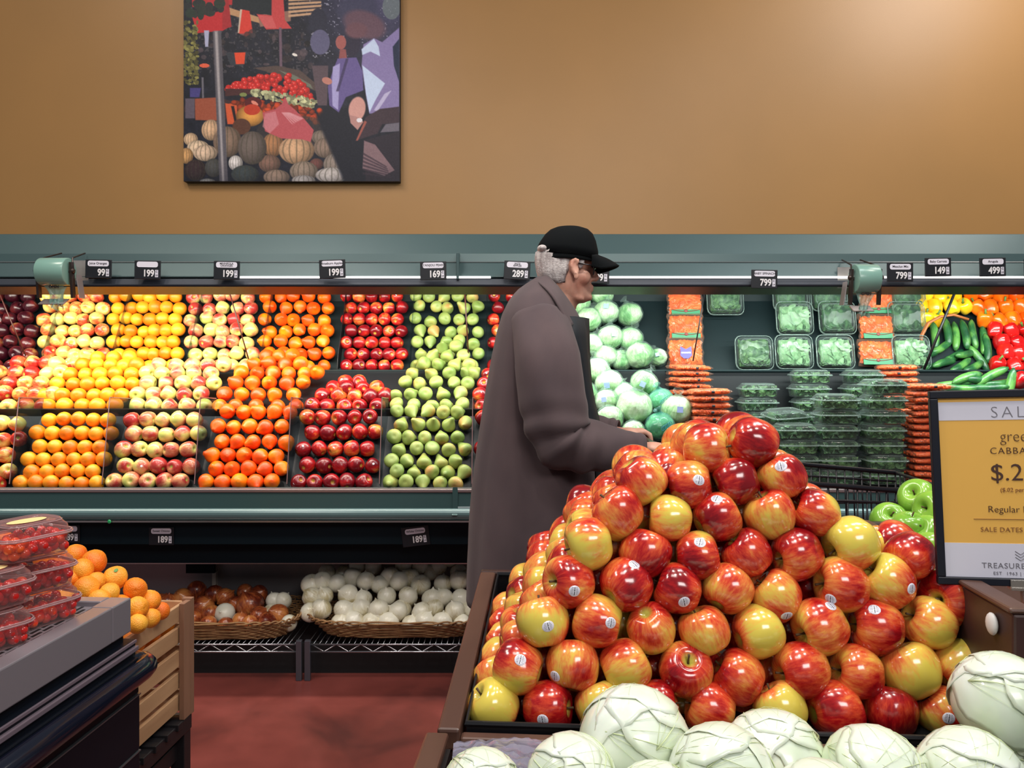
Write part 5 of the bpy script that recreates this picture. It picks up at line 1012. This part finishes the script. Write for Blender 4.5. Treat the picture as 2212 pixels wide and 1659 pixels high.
def tpack(x, y, z, dz, label):
    t = thing('tomato_pack', label, 'tomato pack', (x, y, z), (0, 0, math.radians(62 + dz)), 'tomato packs on the counter')
    link('tray', TS[0], t); link('lid', TS[1], t); link('rim', TS[2], t); o = link('grape_tomatoes', TOM[R.randrange(3)], t, kind='stuff'); o.color = (R.uniform(.3, .8), 0, 0, 1)
    g = G(); g.add([(.040 * math.cos(a), .022 * math.sin(a), .0708) for a in [2 * PI * i / 24 for i in range(24)]], [tuple(range(24))]); g.obj('label', plab, t)
for i, (x, y, dz, wh_) in enumerate(((-1.01, 1.675, 2, 'at the foot of the right stack'), (-1.008, 1.655, -4, 'second in the right stack'), (-1.000, 1.622, 3, 'topmost of the right stack'))): tpack(x, y, .889 + i * .0765, dz, 'clear pack of grape tomatoes %s' % wh_)
for i, (x, y, dz, wh_) in enumerate(((-1.02, 1.522, -2, 'at the foot of the left stack'), (-1.022, 1.530, 3, 'on top of the left stack'))): tpack(x, y, .889 + i * .0765, dz, 'clear pack of grape tomatoes %s' % wh_)
for i, (x, y, dz, wh_) in enumerate(((-1.0, 1.37, 1, 'lowest by the left frame edge'), (-1.0, 1.375, -3, 'upper one by the left frame edge'))): tpack(x, y, .889 + i * .0765, dz, 'clear pack of grape tomatoes, %s' % wh_)
# ---------------------------------------------------------------- crate of mandarins
KO = Vector((-.975, 2.36, .72)); cw = mat('crate_wood', (188, 150, 112), .6, var=((150, 112, 80), 14, (1, .12, 1), .35, .7), bump=(120, .2, .001)); cw2 = mat('crate_post_wood', (138, 100, 78), .6, var=((120, 88, 68), 14, (1, 1, .12), .35, .7))
cr = thing('wooden_crate', 'pale slatted wooden crate full of mandarins beyond the counter', 'crate', (KO.x, KO.y, 0), CR)
CL = .49; CWd = .62
for k in range(5):
    z = .72 - k * .066; dx = R.uniform(-.002, .002)
    g = G(); g.box2((-.012 + dx, -CL, z - .047), (.0 + dx, -.001, z)); g.obj('slat', cw, cr, bevel=.0015)
    g = G(); g.box2((-CWd, -.012, z - .052), (-.002, 0, z)); g.obj('slat', cw, cr, bevel=.0015)
    g = G(); g.box2((-CWd, -CL - .012, z - .052), (-.002, -CL, z)); g.obj('slat', cw, cr, bevel=.0015)
for (x, y) in ((.002, -.002), (.002, -CL + .04)):
    g = G(); g.box2((x, y - .05, .385), (x + .016, y, .726)); g.obj('post', cw2, cr, bevel=.0015)
g = G(); g.box2((-.01, -.012, .385), (.02, .006, .73)); g.obj('corner_post', cw2, cr, bevel=.0015)
g = G(); g.box2((-CWd, -CL, .42), (-.012, -.012, .432)); g.obj('bottom', cw, cr)
stn = mat('stand_black', (22, 20, 24), .5)
sd = thing('crate_stand', 'black slatted plastic stand under the wooden crate', 'stand', (KO.x, KO.y, 0), CR)
g = G(); g.box2((-CWd, -CL, .34), (.016, .0, .384)); g.obj('top_frame', stn, sd, bevel=.003)
for k in range(7): g = G(); g.box2((-.02, -CL + .02 + k * .062, .372), (.024, -CL + .044 + k * .062, .392)); g.obj('lug', stn, sd, bevel=.002)
for y in (-CL, -.30, -.04): g = G(); g.box2((-.03, y, 0), (.012, y + .04, .34)); g.obj('upright', stn, sd, bevel=.002)
for z in (.26, .14, .04): g = G(); g.box2((-CWd, -CL, z), (-.01, -.01, z + .05)); g.obj('shelf', stn, sd, bevel=.002)
lfm = mat('mandarin_leaf_green', (96, 150, 70), .5)
MN = [(203, 1213, 25, 2.12, 'topmost mandarin behind the tomato packs', 0), (250, 1248, 24, 2.10, 'mandarin with green stem mark, right of the topmost', 1), (292, 1273, 23, 2.10, 'mandarin with green mark near the right slope of the pile', 1), (177, 1232, 23, 2.07, 'mandarin just under the topmost, left', 0), (209, 1254, 18, 2.06, 'small mandarin in the middle under the topmost', 0), (187, 1271, 24, 2.02, 'mandarin above the end of the grey counter rim', 0), (236, 1280, 20, 2.03, 'mandarin half sunk behind the counter rim', 0), (163, 1197, 21, 2.14, 'mandarin touching the upper tomato pack', 0), (297, 1314, 23, 2.03, 'mandarin beside the counter corner', 0), (324, 1298, 22, 2.12, 'rightmost big mandarin of the pile', 0), (297, 1348, 20, 1.99, 'lowest mandarin by the counter corner', 0), (326, 1336, 19, 2.07, 'low mandarin inside the crate corner', 0), (347, 1320, 18, 2.18, 'mandarin at the far crate corner', 0), (7, 1172, 23, 2.12, 'mandarin at the left edge of the picture', 0), (130, 1215, 22, 2.12, 'mandarin behind the middle tomato pack', 0), (150, 1252, 22, 2.05, 'mandarin behind the right tomato stack', 0), (95, 1205, 22, 2.16, 'mandarin hidden behind the top pack', 0), (50, 1190, 22, 2.14, 'mandarin between the left edge and the top pack', 0), (262, 1306, 20, 2.06, 'mandarin tucked under the marked ones', 0), (215, 1296, 22, 2.0, 'mandarin below the counter rim line', 0)]
for px, py, rp, Y, lb, lf in MN:
    o = fruit('mandarin', P(px, py, Y), label=lb, cat='mandarin', group='mandarins in the crate', bias=R.uniform(.1, .8), sc=(rp * 1.06 / F * Y / .037,) * 3)
    if lf:
        ld = o.rotation_euler.to_matrix().transposed() @ Vector((.3, -.55, .8)).normalized(); g = G(); g.ball((0, 0, 0), (.008, .006, .0012), 10, 5); q = g.obj('stem_scar', lfm, o); q.location = ld * .0365; q.rotation_euler = ld.to_track_quat('Z', 'Y').to_euler()
# supporting fruit deeper in the crate
for i in range(7):
    for j in range(6):
        p = Matrix.Translation((KO.x, KO.y, 0)) @ Matrix.Rotation(CR[2], 4, 'Z') @ Vector((-.05 - i * .075, -.05 - j * .083, .665 + .016 * min(i, 5) * (1 if j < 5 else .6)))
        fruit('mandarin', p, label='mandarin in the bed of the pile, %s inward, %s from the far end' % (nth(i), nth(j)), cat='mandarin', group='mandarins bedded in the crate', bias=R.uniform(.1, .8))
# ---------------------------------------------------------------- the man
YM = 2.45
man = thing('person', 'person in a long brown-grey coat and black cap, facing right behind the apples', 'person', (.1, YM, 0))
def mq(px, py, Y=YM): return P(px, py, Y) - man.location
skin = mat('skin', (212, 164, 144), .5, bump=(90, .35, .002), var=((192, 132, 112), 22, (1, 1, 1), .35, .7), sss=.1)
nt = skin.node_tree; bb = nt.nodes['Principled BSDF']; bb.inputs['Subsurface Weight'].default_value = .12; bb.inputs['Subsurface Scale'].default_value = .02
coat_m = mat('coat_brown_grey', (88, 74, 76), .9, sheen=.12, spec=.2, var=((72, 62, 66), 6, (1, 1, .4), .35, .7), bump=(700, .25, .0006))
def ering(cx, cy, z, a, b_, n=32, ex=2.0, fx=None):
    out = []
    for j in range(n):
        t = 2 * PI * j / n; c, s = math.cos(t), math.sin(t); x = a * math.copysign(abs(c) ** (2 / ex), c); y = b_ * math.copysign(abs(s) ** (2 / ex), s)
        out.append((cx + x, cy + y, z))
    return out
body = G()
HT = [(497, 1200, 1246, .030), (503, 1185, 1262, .048), (513, 1174, 1270, .062), (528, 1165, 1276, .071), (545, 1160, 1278, .076), (562, 1158.5, 1277, .078), (576, 1159, 1276, .078), (588, 1161, 1272, .076), (598, 1163, 1274, .073), (607, 1166, 1275, .070), (616, 1170, 1277, .067), (624, 1174, 1276, .064), (632, 1180, 1275, .060), (640, 1186, 1277, .054), (648, 1194, 1273, .046), (655, 1206, 1262, .034)]
rings = []
for (y, xb, xf, hw) in HT:
    a = (xf - xb) / 2 / F * YM; c = mq((xf + xb) / 2, y); r_ = []
    for j in range(40):
        t = 2 * PI * j / 40; x = a * math.cos(t); yy = hw * math.sin(t) * (1 - .14 * max(0, math.cos(t)) ** 2)
        if y > 580 and math.cos(t) > 0: yy *= 1 - .12 * math.cos(t)
        r_.append((c.x + x, c.y + yy, c.z))
    rings.append(r_)
body.loft(rings)
# nose, lips, brow, chin, ear
def bl(px, py, dy, r, M=None, n=16, m=12): c = mq(px, py); body.ball((c.x, c.y + dy, c.z), r, n, m, M)
nz = [mq(1270, 574), mq(1277, 584), mq(1284, 594), mq(1288, 601), mq(1283, 606)]
body.tube([(p.x, p.y, p.z) for p in nz], [(.007, .007), (.009, .009), (.011, .011), (.0135, .012), (.010, .008)], 12)
bl(1281, 604, -.010, (.009, .007, .007)); bl(1281, 604, .010, (.009, .007, .007))
bl(1268, 570, -.022, (.016, .022, .009)); bl(1268, 570, .022, (.016, .022, .009))
bl(1277, 620, 0, (.009, .020, .0055)); bl(1275.5, 627, 0, (.010, .018, .006)); bl(1270, 642, 0, (.015, .022, .013)); bl(1254, 602, -.044, (.030, .018, .024)); bl(1254, 602, .044, (.030, .018, .024))
bl(1235, 640, -.034, (.040, .018, .014), Matrix.Rotation(.35, 3, 'Y')); bl(1235, 640, .034, (.040, .018, .014), Matrix.Rotation(.35, 3, 'Y'))
for s in (-1, 1):
    e0 = mq(1236, 584); body.ball((e0.x, e0.y + s * .080, e0.z), (.014, .007, .030), 14, 10, Matrix.Rotation(-.25, 3, 'Y'))
    pts = [mq(1241, 598), mq(1233, 592), mq(1229, 580), mq(1231, 570), mq(1238, 565), mq(1244, 569), mq(1244, 576)]; body.tube([(p.x, p.y + s * .088, p.z) for p in pts], .0045, 8); q = mq(1240, 603); body.ball((q.x, q.y + s * .084, q.z), (.009, .006, .011), 10, 8)
# neck, torso, legs
nk = [mq(1218, 620), mq(1208, 650), mq(1199, 680), mq(1186, 716)]; body.tube([(p.x, p.y, p.z) for p in nk], [(.055, .060), (.057, .057), (.060, .058), (.085, .07)], 24)
tr_ = [(700, 1172, .14, .09), (740, 1166, .18, .105), (820, 1160, .175, .115), (920, 1150, .165, .12), (1000, 1145, .16, .125), (1060, 1143, .155, .12)]
body.loft([ering(mq(x, y).x, mq(x, y).y, mq(x, y).z, b_, a, 24) for (y, x, a, b_) in tr_])
hipz = mq(0, 1040).z
for s, fx_ in ((-1, .09), (1, -.05)):
    hx = mq(1143, 0).x; body.tube([(hx, s * .09, hipz), (hx + fx_ * .4, s * .10, .52), (hx + fx_ * .7, s * .10, .30), (hx + fx_, s * .10, .09)], [(.085, .095), (.062, .062), (.052, .052), (.038, .042)], 16)
def arm(s):
    yy = lambda q: q if s < 0 else 2 * YM - q
    J = [(1165, 690, 2.30), (1184, 780, 2.22), (1200, 880, 2.19), (1222, 950, 2.185), (1290, 968, 2.19), (1350, 972, 2.205), (1392, 975, 2.22)]
    out = []
    for (x, y, Y) in J: p = P(x, y, Y); p = Vector((p.x, yy(Y), p.z)) - man.location; out.append(p)
    return out
for s in (-1, 1): body.tube(arm(s), [.055, .05, .046, .043, .036, .029, .027], 14)
# hands closed on the cart handle
for s in (-1, 1):
    w0 = arm(s)[-1]; body.ball((w0.x + .035, w0.y, w0.z + .008), (.048, .043, .018), 16, 10, Matrix.Rotation(.12, 3, 'Y'))
    for k in range(4):
        yk = w0.y + (k - 1.5) * .0205; L_ = (.9, 1.05, 1.0, .82)[k]; bx = w0.x + .068; z0 = w0.z + .012
        body.tube([(bx - .02, yk, z0), (bx + .006 * L_, yk, z0 + .002), (bx + .026 * L_, yk, z0 - .010), (bx + .030 * L_, yk, z0 - .030), (bx + .012, yk, z0 - .044 * L_)], [.0098, .0098, .0092, .0085, .0072], 10)
    body.tube([(w0.x + .022, w0.y - s * .034, w0.z - .002), (w0.x + .044, w0.y - s * .044, w0.z - .016), (w0.x + .064, w0.y - s * .036, w0.z - .030)], [.0125, .0105, .0085], 10)
bo = body.obj('body', skin, man, smooth=True); rm = bo.modifiers.new('skin', 'REMESH'); rm.mode = 'VOXEL'; rm.voxel_size = .0046; rm.use_smooth_shade = True
sm = bo.modifiers.new('soft', 'SMOOTH'); sm.factor = .5; sm.iterations = 4
# coat: lofted body with soft folds
CT = [(604, 1158, 1192, .060), (614, 1142, 1199, .080), (628, 1122, 1208, .115), (648, 1104, 1218, .165), (680, 1088, 1226, .207), (720, 1076, 1240, .226), (770, 1065, 1254, .230), (830, 1054, 1264, .23), (900, 1042, 1279, .225), (970, 1031, 1292, .225), (1040, 1022, 1298, .228), (1120, 1016, 1302, .235), (1200, 1013, 1306, .243), (1283, 1011, 1310, .25)]
g = G(); rings = []; NR = 96
ys = [604 + (1283 - 604) * i / 54 for i in range(55)]
for y in ys:
    for i in range(len(CT) - 1):
        if CT[i][0] <= y <= CT[i + 1][0] + .01: break
    a_, b_ = CT[i], CT[i + 1]; u = (y - a_[0]) / (b_[0] - a_[0]); xb = a_[1] + (b_[1] - a_[1]) * u; xf = a_[2] + (b_[2] - a_[2]) * u; hw = a_[3] + (b_[3] - a_[3]) * u
    c = mq((xb + xf) / 2, y); a = (xf - xb) / 2 / F * YM; r_ = []; v = max(0, (y - 640) / 640)
    for j in range(NR):
        t = 2 * PI * j / NR; fo = 1 + v * (.042 * math.sin(5 * t + 1.1 + .5 * v) + .030 * math.sin(9 * t + 2 * v + .4) + .012 * math.sin(17 * t + 3 * v)) * (1 - .6 * max(0, -math.cos(t)) ** 4)
        fo += .012 * mnoise.noise(Vector((2.2 * math.cos(t), 2.2 * math.sin(t), y * .006))) * min(1, v * 4) + .006 * mnoise.noise(Vector((6 * math.cos(t), 6 * math.sin(t), y * .02))) * min(1, v * 4)
        ct_, st_ = math.cos(t), math.sin(t); e_ = 2 / 2.4
        r_.append((c.x + a * fo * math.copysign(abs(ct_) ** e_, ct_), c.y + hw * fo * math.copysign(abs(st_) ** e_, st_), c.z))
    rings.append(r_)
g.loft(rings, caps=False); co = g.obj('coat', coat_m, man, smooth=True); s_ = co.modifiers.new('thick', 'SOLIDIFY'); s_.thickness = .005; s_.offset = -1
# sleeves with wrinkles
for s in (-1, 1):
    J = arm(s)[:-1] + [arm(s)[-1] - Vector((.012, 0, -.002))]; J[0] = J[0] + Vector((-.005, -s * .02, .0)); RR = [.078, .090, .088, .083, .066, .050, .043]
    pts = []; rad = []; n = 60
    for i in range(n + 1):
        t = i / n * (len(J) - 1); k = min(int(t), len(J) - 2); u = t - k; p0, p1, p2, p3 = J[max(k - 1, 0)], J[k], J[k + 1], J[min(k + 2, len(J) - 1)]
        pts.append(.5 * (2 * p1 + (p2 - p0) * u + (2 * p0 - 5 * p1 + 4 * p2 - p3) * u * u + (3 * p1 - p0 - 3 * p2 + p3) * u ** 3)); rad.append(RR[k] * (1 - u) + RR[k + 1] * u)
    rad[0] *= .80; rad[1] *= .92
    g = G(); g.tube(pts, rad, 40, caps=False)
    for i in range(n + 1):
        f = i / n; el = math.exp(-((f - .52) / .16) ** 2) + .7 * math.exp(-((f - .93) / .09) ** 2)
        for j in range(40):
            q = i * 40 + j; v = Vector(g.v[q]); d = v - pts[i]; th = 2 * PI * j / 40
            w_ = .11 * el * math.sin(f * 62 + 2.2 * math.sin(th + 1)) * (.5 + .5 * math.cos(th - .6)) + .05 * math.sin(3 * th + f * 7) + .03 * math.sin(5 * th - f * 11)
            g.v[q] = tuple(pts[i] + d * (1 + w_))
    sl = g.obj('sleeve', coat_m, man, smooth=True); s_ = sl.modifiers.new('thick', 'SOLIDIFY'); s_.thickness = .004; s_.offset = -1
# shoulder yoke rounding the sleeve heads
for s in (-1, 1):
    g = G(); a0 = arm(s)[0]; rows = []
    g.ball((a0.x + .006, a0.y - s * .035, a0.z - .004), (.088, .052, .074), 28, 18, Matrix.Rotation(.1, 3, 'Y')); g.obj('shoulder', coat_m, man, smooth=True)
def coat_y(px, py):      # half width of the coat where the photo shows (px, py)
    for i in range(len(CT) - 1):
        if CT[i][0] <= py <= CT[i + 1][0]: break
    a_, b_ = CT[i], CT[i + 1]; u = (py - a_[0]) / (b_[0] - a_[0]); xb = a_[1] + (b_[1] - a_[1]) * u; xf = a_[2] + (b_[2] - a_[2]) * u; hw = a_[3] + (b_[3] - a_[3]) * u
    q = min(.999, abs((px - (xb + xf) / 2) / ((xf - xb) / 2))); return hw * (1 - q ** 2.4) ** (1 / 2.4)
up = [(1176, 597, .034), (1180, 600, .060), (1196, 616, .070), (1214, 638, .072), (1232, 663, .066), (1251, 690, .050)]
lo = [(1160, 609, .030), (1158, 616, .075), (1176, 634, 0), (1194, 660, 0), (1206, 688, 0), (1217, 714, 0)]
for s in (-1, 1):
    g = G(); rows = []
    for k in (0, .3, .65, 1):
        row = []
        for (a, b_) in zip(up, lo):
            x = a[0] + (b_[0] - a[0]) * k; y = a[1] + (b_[1] - a[1]) * k; yb = b_[2] or coat_y(b_[0], b_[1]) + .030; yy = a[2] + (yb - a[2]) * k + .012 * math.sin(k * PI); yy = max(yy, (coat_y(x, y) + .016) if y > 610 and k > .4 else 0)
            K_ = (YM - yy) / YM if s < 0 else (YM + yy) / YM
            p = mq(x, y); row.append((p.x, s * yy, p.z))
        rows.append(row)
    # fine spline across
    g.loft(rows, closed=False, caps=False); o = g.obj('collar', coat_m, man, smooth=True); b2 = o.modifiers.new('sub', 'SUBSURF'); b2.levels = b2.render_levels = 2; s_ = o.modifiers.new('thick', 'SOLIDIFY'); s_.thickness = .005; s_.offset = 0
g = G(); rows = [[(mq(1176, 597).x, -.034, mq(0, 597).z), (mq(1170, 596).x, 0, mq(0, 596).z), (mq(1176, 597).x, .034, mq(0, 597).z)], [(mq(1160, 609).x, -.034, mq(0, 610).z), (mq(1152, 609).x, 0, mq(0, 611).z), (mq(1160, 609).x, .034, mq(0, 610).z)]]
g.loft(rows, closed=False, caps=False); o = g.obj('collar_back', coat_m, man, smooth=True); s_ = o.modifiers.new('thick', 'SOLIDIFY'); s_.thickness = .006; s_.offset = 0
dk = mat('coat_shaded_facing', (14, 22, 30), .7)  # coat front lies in darkness; that shade is put into this colour
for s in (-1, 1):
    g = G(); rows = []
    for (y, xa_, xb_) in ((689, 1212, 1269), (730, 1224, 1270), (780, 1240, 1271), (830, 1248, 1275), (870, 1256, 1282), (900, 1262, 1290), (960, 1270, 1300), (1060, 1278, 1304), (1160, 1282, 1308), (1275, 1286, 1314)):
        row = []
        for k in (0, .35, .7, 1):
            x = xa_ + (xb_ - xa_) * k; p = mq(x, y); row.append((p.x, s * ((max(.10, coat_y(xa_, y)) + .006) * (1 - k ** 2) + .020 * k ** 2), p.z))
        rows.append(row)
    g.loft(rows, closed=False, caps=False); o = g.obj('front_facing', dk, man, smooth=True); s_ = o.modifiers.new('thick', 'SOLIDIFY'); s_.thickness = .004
o['label'] = 'front edge of the coat, coloured dark for shade'
# trousers and shoes
trm_ = mat('trousers_dark', (26, 30, 38), .8)
for s, fx_ in ((-1, .09), (1, -.05)):
    hx = mq(1143, 0).x; g = G(); g.tube([(hx, s * .09, hipz), (hx + fx_ * .4, s * .10, .52), (hx + fx_ * .7, s * .10, .30), (hx + fx_, s * .10, .07)], [(.102, .11), (.085, .085), (.078, .078), (.07, .074)], 20, caps=False); g.obj('trouser_leg', trm_, man, smooth=True)
    g = G(); rr_ = []
    for (dx, hh_, ww_) in ((-.10, .03, .03), (-.085, .06, .042), (-.02, .085, .045), (.06, .07, .05), (.12, .05, .05), (.17, .03, .03)):
        rr_.append([(hx + fx_ + dx, s * .10 + ww_ * math.cos(a), max(0.0, .035 + hh_ * .6 * math.sin(a) + hh_ * .15)) for a in [2 * PI * i / 14 for i in range(14)]])
    g.loft(rr_); g.obj('shoe', mat('shoe_black', (18, 16, 18), .4), man, smooth=True)
# hair
hair = mat('white_hair', (214, 208, 206), .6, var=((160, 150, 150), 60, (1, 1, .35), .35, .65), bump=(160, .8, .003))
g = G()
HR = [(545, 1157, 1214), (556, 1155, 1232), (566, 1155, 1237), (576, 1156.5, 1234), (586, 1158, 1226), (596, 1161, 1222), (606, 1165, 1214), (615, 1172, 1204)]
rings = []
for y, xb, xf in HR:
    hw = .083 if y < 590 else .083 - (y - 590) * .0006; r_ = []; c0 = mq(1218, y); n = 34
    for j in range(n + 1):
        t = PI / 2 + .0 + PI * j / n; xr = mq(xb, y); a = c0.x - xr.x
        r_.append((c0.x + a * math.cos(t) * 1.0, c0.y + hw * math.sin(t) * (1 + .015 * math.sin(j * 1.7 + y)), c0.z + .0015 * math.sin(j * 2.3)))
    # run forward over the temple to xf
    f = mq(xf, y); r_ = [(f.x, c0.y + hw * .93, c0.z)] + r_ + [(f.x, c0.y - hw * .93, c0.z)]; rings.append(r_)
g.loft(rings, closed=False, caps=False); o = g.obj('hair', hair, man, smooth=True); s_ = o.modifiers.new('thick', 'SOLIDIFY'); s_.thickness = .006; s_.offset = 1
for s in (-1, 1): g = G(); c = mq(1251, 572); g.ball((c.x, s * .071, c.z), (.010, .006, .020), 12, 8, Matrix.Rotation(.2, 3, 'Y')); g.obj('sideburn', hair, man, smooth=True)
# cap
capm = mat('cap_black', (5, 9, 12), .85, spec=.15, bump=(600, .3, .0006))
g = G(); rings = []
CP = [(492.5, 1214, 1236, .018), (494, 1201, 1256, .042), (499, 1189, 1270, .062), (508, 1179, 1279, .074), (522, 1169, 1285, .083), (538, 1164, 1290, .088), (556, 1163, 1290, .0895)]
for (y, xb, xf, hw) in CP:
    a = (xf - xb) / 2 / F * YM; c = mq((xf + xb) / 2, y); rings.append([(c.x + a * math.cos(t), c.y + hw * math.sin(t), c.z + (.010 * math.cos(t) * (-1) if y > 530 else 0)) for t in [2 * PI * j / 48 for j in range(48)]])
g.loft(rings, caps=False); g.add(rings[0], [tuple(range(48))]); cp = g.obj('cap', capm, man, smooth=True); s_ = cp.modifiers.new('thick', 'SOLIDIFY'); s_.thickness = .003
g = G(); lo = []; c = mq(1226, 560); a = mq(1288, 0).x - mq(1164, 0).x
g.tube([(c.x + a / 2 * math.cos(t), .089 * math.sin(t), c.z - .006 * math.cos(t)) for t in [2 * PI * j / 48 for j in range(48)]], [(.0022, .0085)] * 48, 8, loop=True); g.obj('cap_band', capm, cp, smooth=True)
g = G(); c = mq(1224, 491.5); g.ball((c.x, 0, c.z), (.008, .008, .004), 12, 8); g.obj('cap_button', capm, cp, smooth=True)
g = G(); rows = []
for i in range(10):
    u = i / 9; row = []
    for j in range(21):
        v = (j / 20 * 2 - 1); a_ = v * 1.25; p0 = mq(1290 - 26 * (1 - math.cos(a_)), 556 + 2 * abs(v)); x = p0.x + u * .066 * (math.cos(v * PI / 2) ** .55) * 1.0; z = p0.z - u * .030 * (math.cos(v * PI / 2) ** .4) - .034 * v * v * u ** .6 + .004 * math.sin(u * PI)
        row.append((x, .088 * math.sin(a_) * (1 - .06 * u), z))
    rows.append(row)
g.loft(rows, closed=False, caps=False); o = g.obj('cap_brim', capm, cp, smooth=True); s_ = o.modifiers.new('thick', 'SOLIDIFY'); s_.thickness = .005
g = G(); c = mq(1172, 541); g.ball((c.x, -.030, c.z), (.018, .040, .0125), 16, 10, Matrix.Rotation(.15, 3, 'Y')); o = g.obj('hair_tuft', hair, man, smooth=True); o['label'] = 'white hair showing through the cap opening'
# glasses
gl = mat('glasses_dark', (22, 20, 26), .25, spec=.7); lens = film('glasses_lens', (190, 200, 206), .6, .05, gcol=(90, 100, 110), top=.7)
g = G()
for s in (-1, 1):
    a = mq(1238, 574); b_ = mq(1276, 579); g.tube([(a.x, s * .080, a.z), (b_.x - .006, s * .078, b_.z), (b_.x + .004, s * .066, b_.z)], .0022, 6)
    c = mq(1281, 585); g.tube([(c.x + .003 * math.cos(t) - .004 * abs(math.sin(t)), s * .037 + .025 * math.cos(t), c.z + .018 * math.sin(t)) for t in [2 * PI * j / 20 for j in range(20)]], .0018, 6, loop=True)
c = mq(1284, 580); g.tube([(c.x, -.013, c.z), (c.x + .004, 0, c.z + .002), (c.x, .013, c.z)], .002, 6)
gg = g.obj('glasses', gl, man, smooth=True)
for s in (-1, 1): g = G(); c = mq(1280, 585); g.ball((c.x, s * .037, c.z), (.002, .0235, .0165), 16, 8); g.obj('lens', lens, gg, smooth=True)
# ---------------------------------------------------------------- shopping cart
cb = mat('cart_black', (22, 20, 26), .35, spec=.5); w0 = arm(-1)[-1] + man.location
cart = thing('shopping_cart', 'black wire shopping cart pushed by the person, seen behind the apples', 'shopping cart', (w0.x + .07, YM, 0))
hx0, hz0 = 0.0, w0.z - .012
g = G(); g.tube([(hx0, -.27, hz0), (hx0, .27, hz0)], .0125, 14); g.obj('handle', cb, cart, smooth=True)
X_a, X_b = .13, .86
def zr(x): return 1.118 - (x - X_a) * .085
def zbm(x): return .80 + (x - X_a) * .10
for s in (-1, 1):
    g = G(); yy = .27 * s
    def yat(x): return yy * (1 - .16 * (x - X_a) / (X_b - X_a))
    g.tube([(0, yy, hz0), (X_a, yy, zr(X_a)), (X_b, yat(X_b), zr(X_b))], .0075, 8)
    for f in (.16, .55, 1.0): g.tube([(X_a, yy, zr(X_a) + (zbm(X_a) - zr(X_a)) * f), (X_b, yat(X_b), zr(X_b) + (zbm(X_b) - zr(X_b)) * f)], .0042, 6)
    n = 26
    for i in range(n + 1): x = X_a + (X_b - X_a) * i / n; g.tube([(x, yat(x), zr(x)), (x + .005, yat(x) * .97, zbm(x))], .0028, 5)
    g.obj('side_grid', cb, cart, smooth=True)
    g = G(); g.tube([(0, yy, hz0), (.06, yy, .9), (.10, yy * .95, .32), (.14, yy * .95, .16), (.80, yy * .8, .14)], .011, 8); g.tube([(.80, yy * .8, .14), (.70, yy * .8, .80)], .009, 8); g.obj('frame_tube', cb, cart, smooth=True)
    for x in (.12, .78): g = G(); wy = yy * (.95 if x < .5 else .8); g.tube([(x, wy - .012, .06), (x, wy + .012, .06)], .06, 20); g.box((x, wy, .11), (.02, .034, .06)); g.obj('wheel', cb, cart)
for (x, nm) in ((X_b, 'front_grid'), (X_a, 'back_grid')):
    g = G(); hw = .27 * (.84 if x == X_b else 1)
    for i in range(15): y = -hw + 2 * hw * i / 14; g.tube([(x, y, zr(x)), (x, y * .97, zbm(x))], .0028, 5)
    for f in (0, .5, 1): z = zr(x) + (zbm(x) - zr(x)) * f; g.tube([(x, -hw, z), (x, hw, z)], .005, 6)
    g.obj(nm, cb, cart, smooth=True)
g = G()
for i in range(14): y = -.25 + .5 * i / 13; g.tube([(X_a, y, zbm(X_a)), (X_b, y * .85, zbm(X_b))], .003, 5)
g.obj('basket_floor', cb, cart, smooth=True)
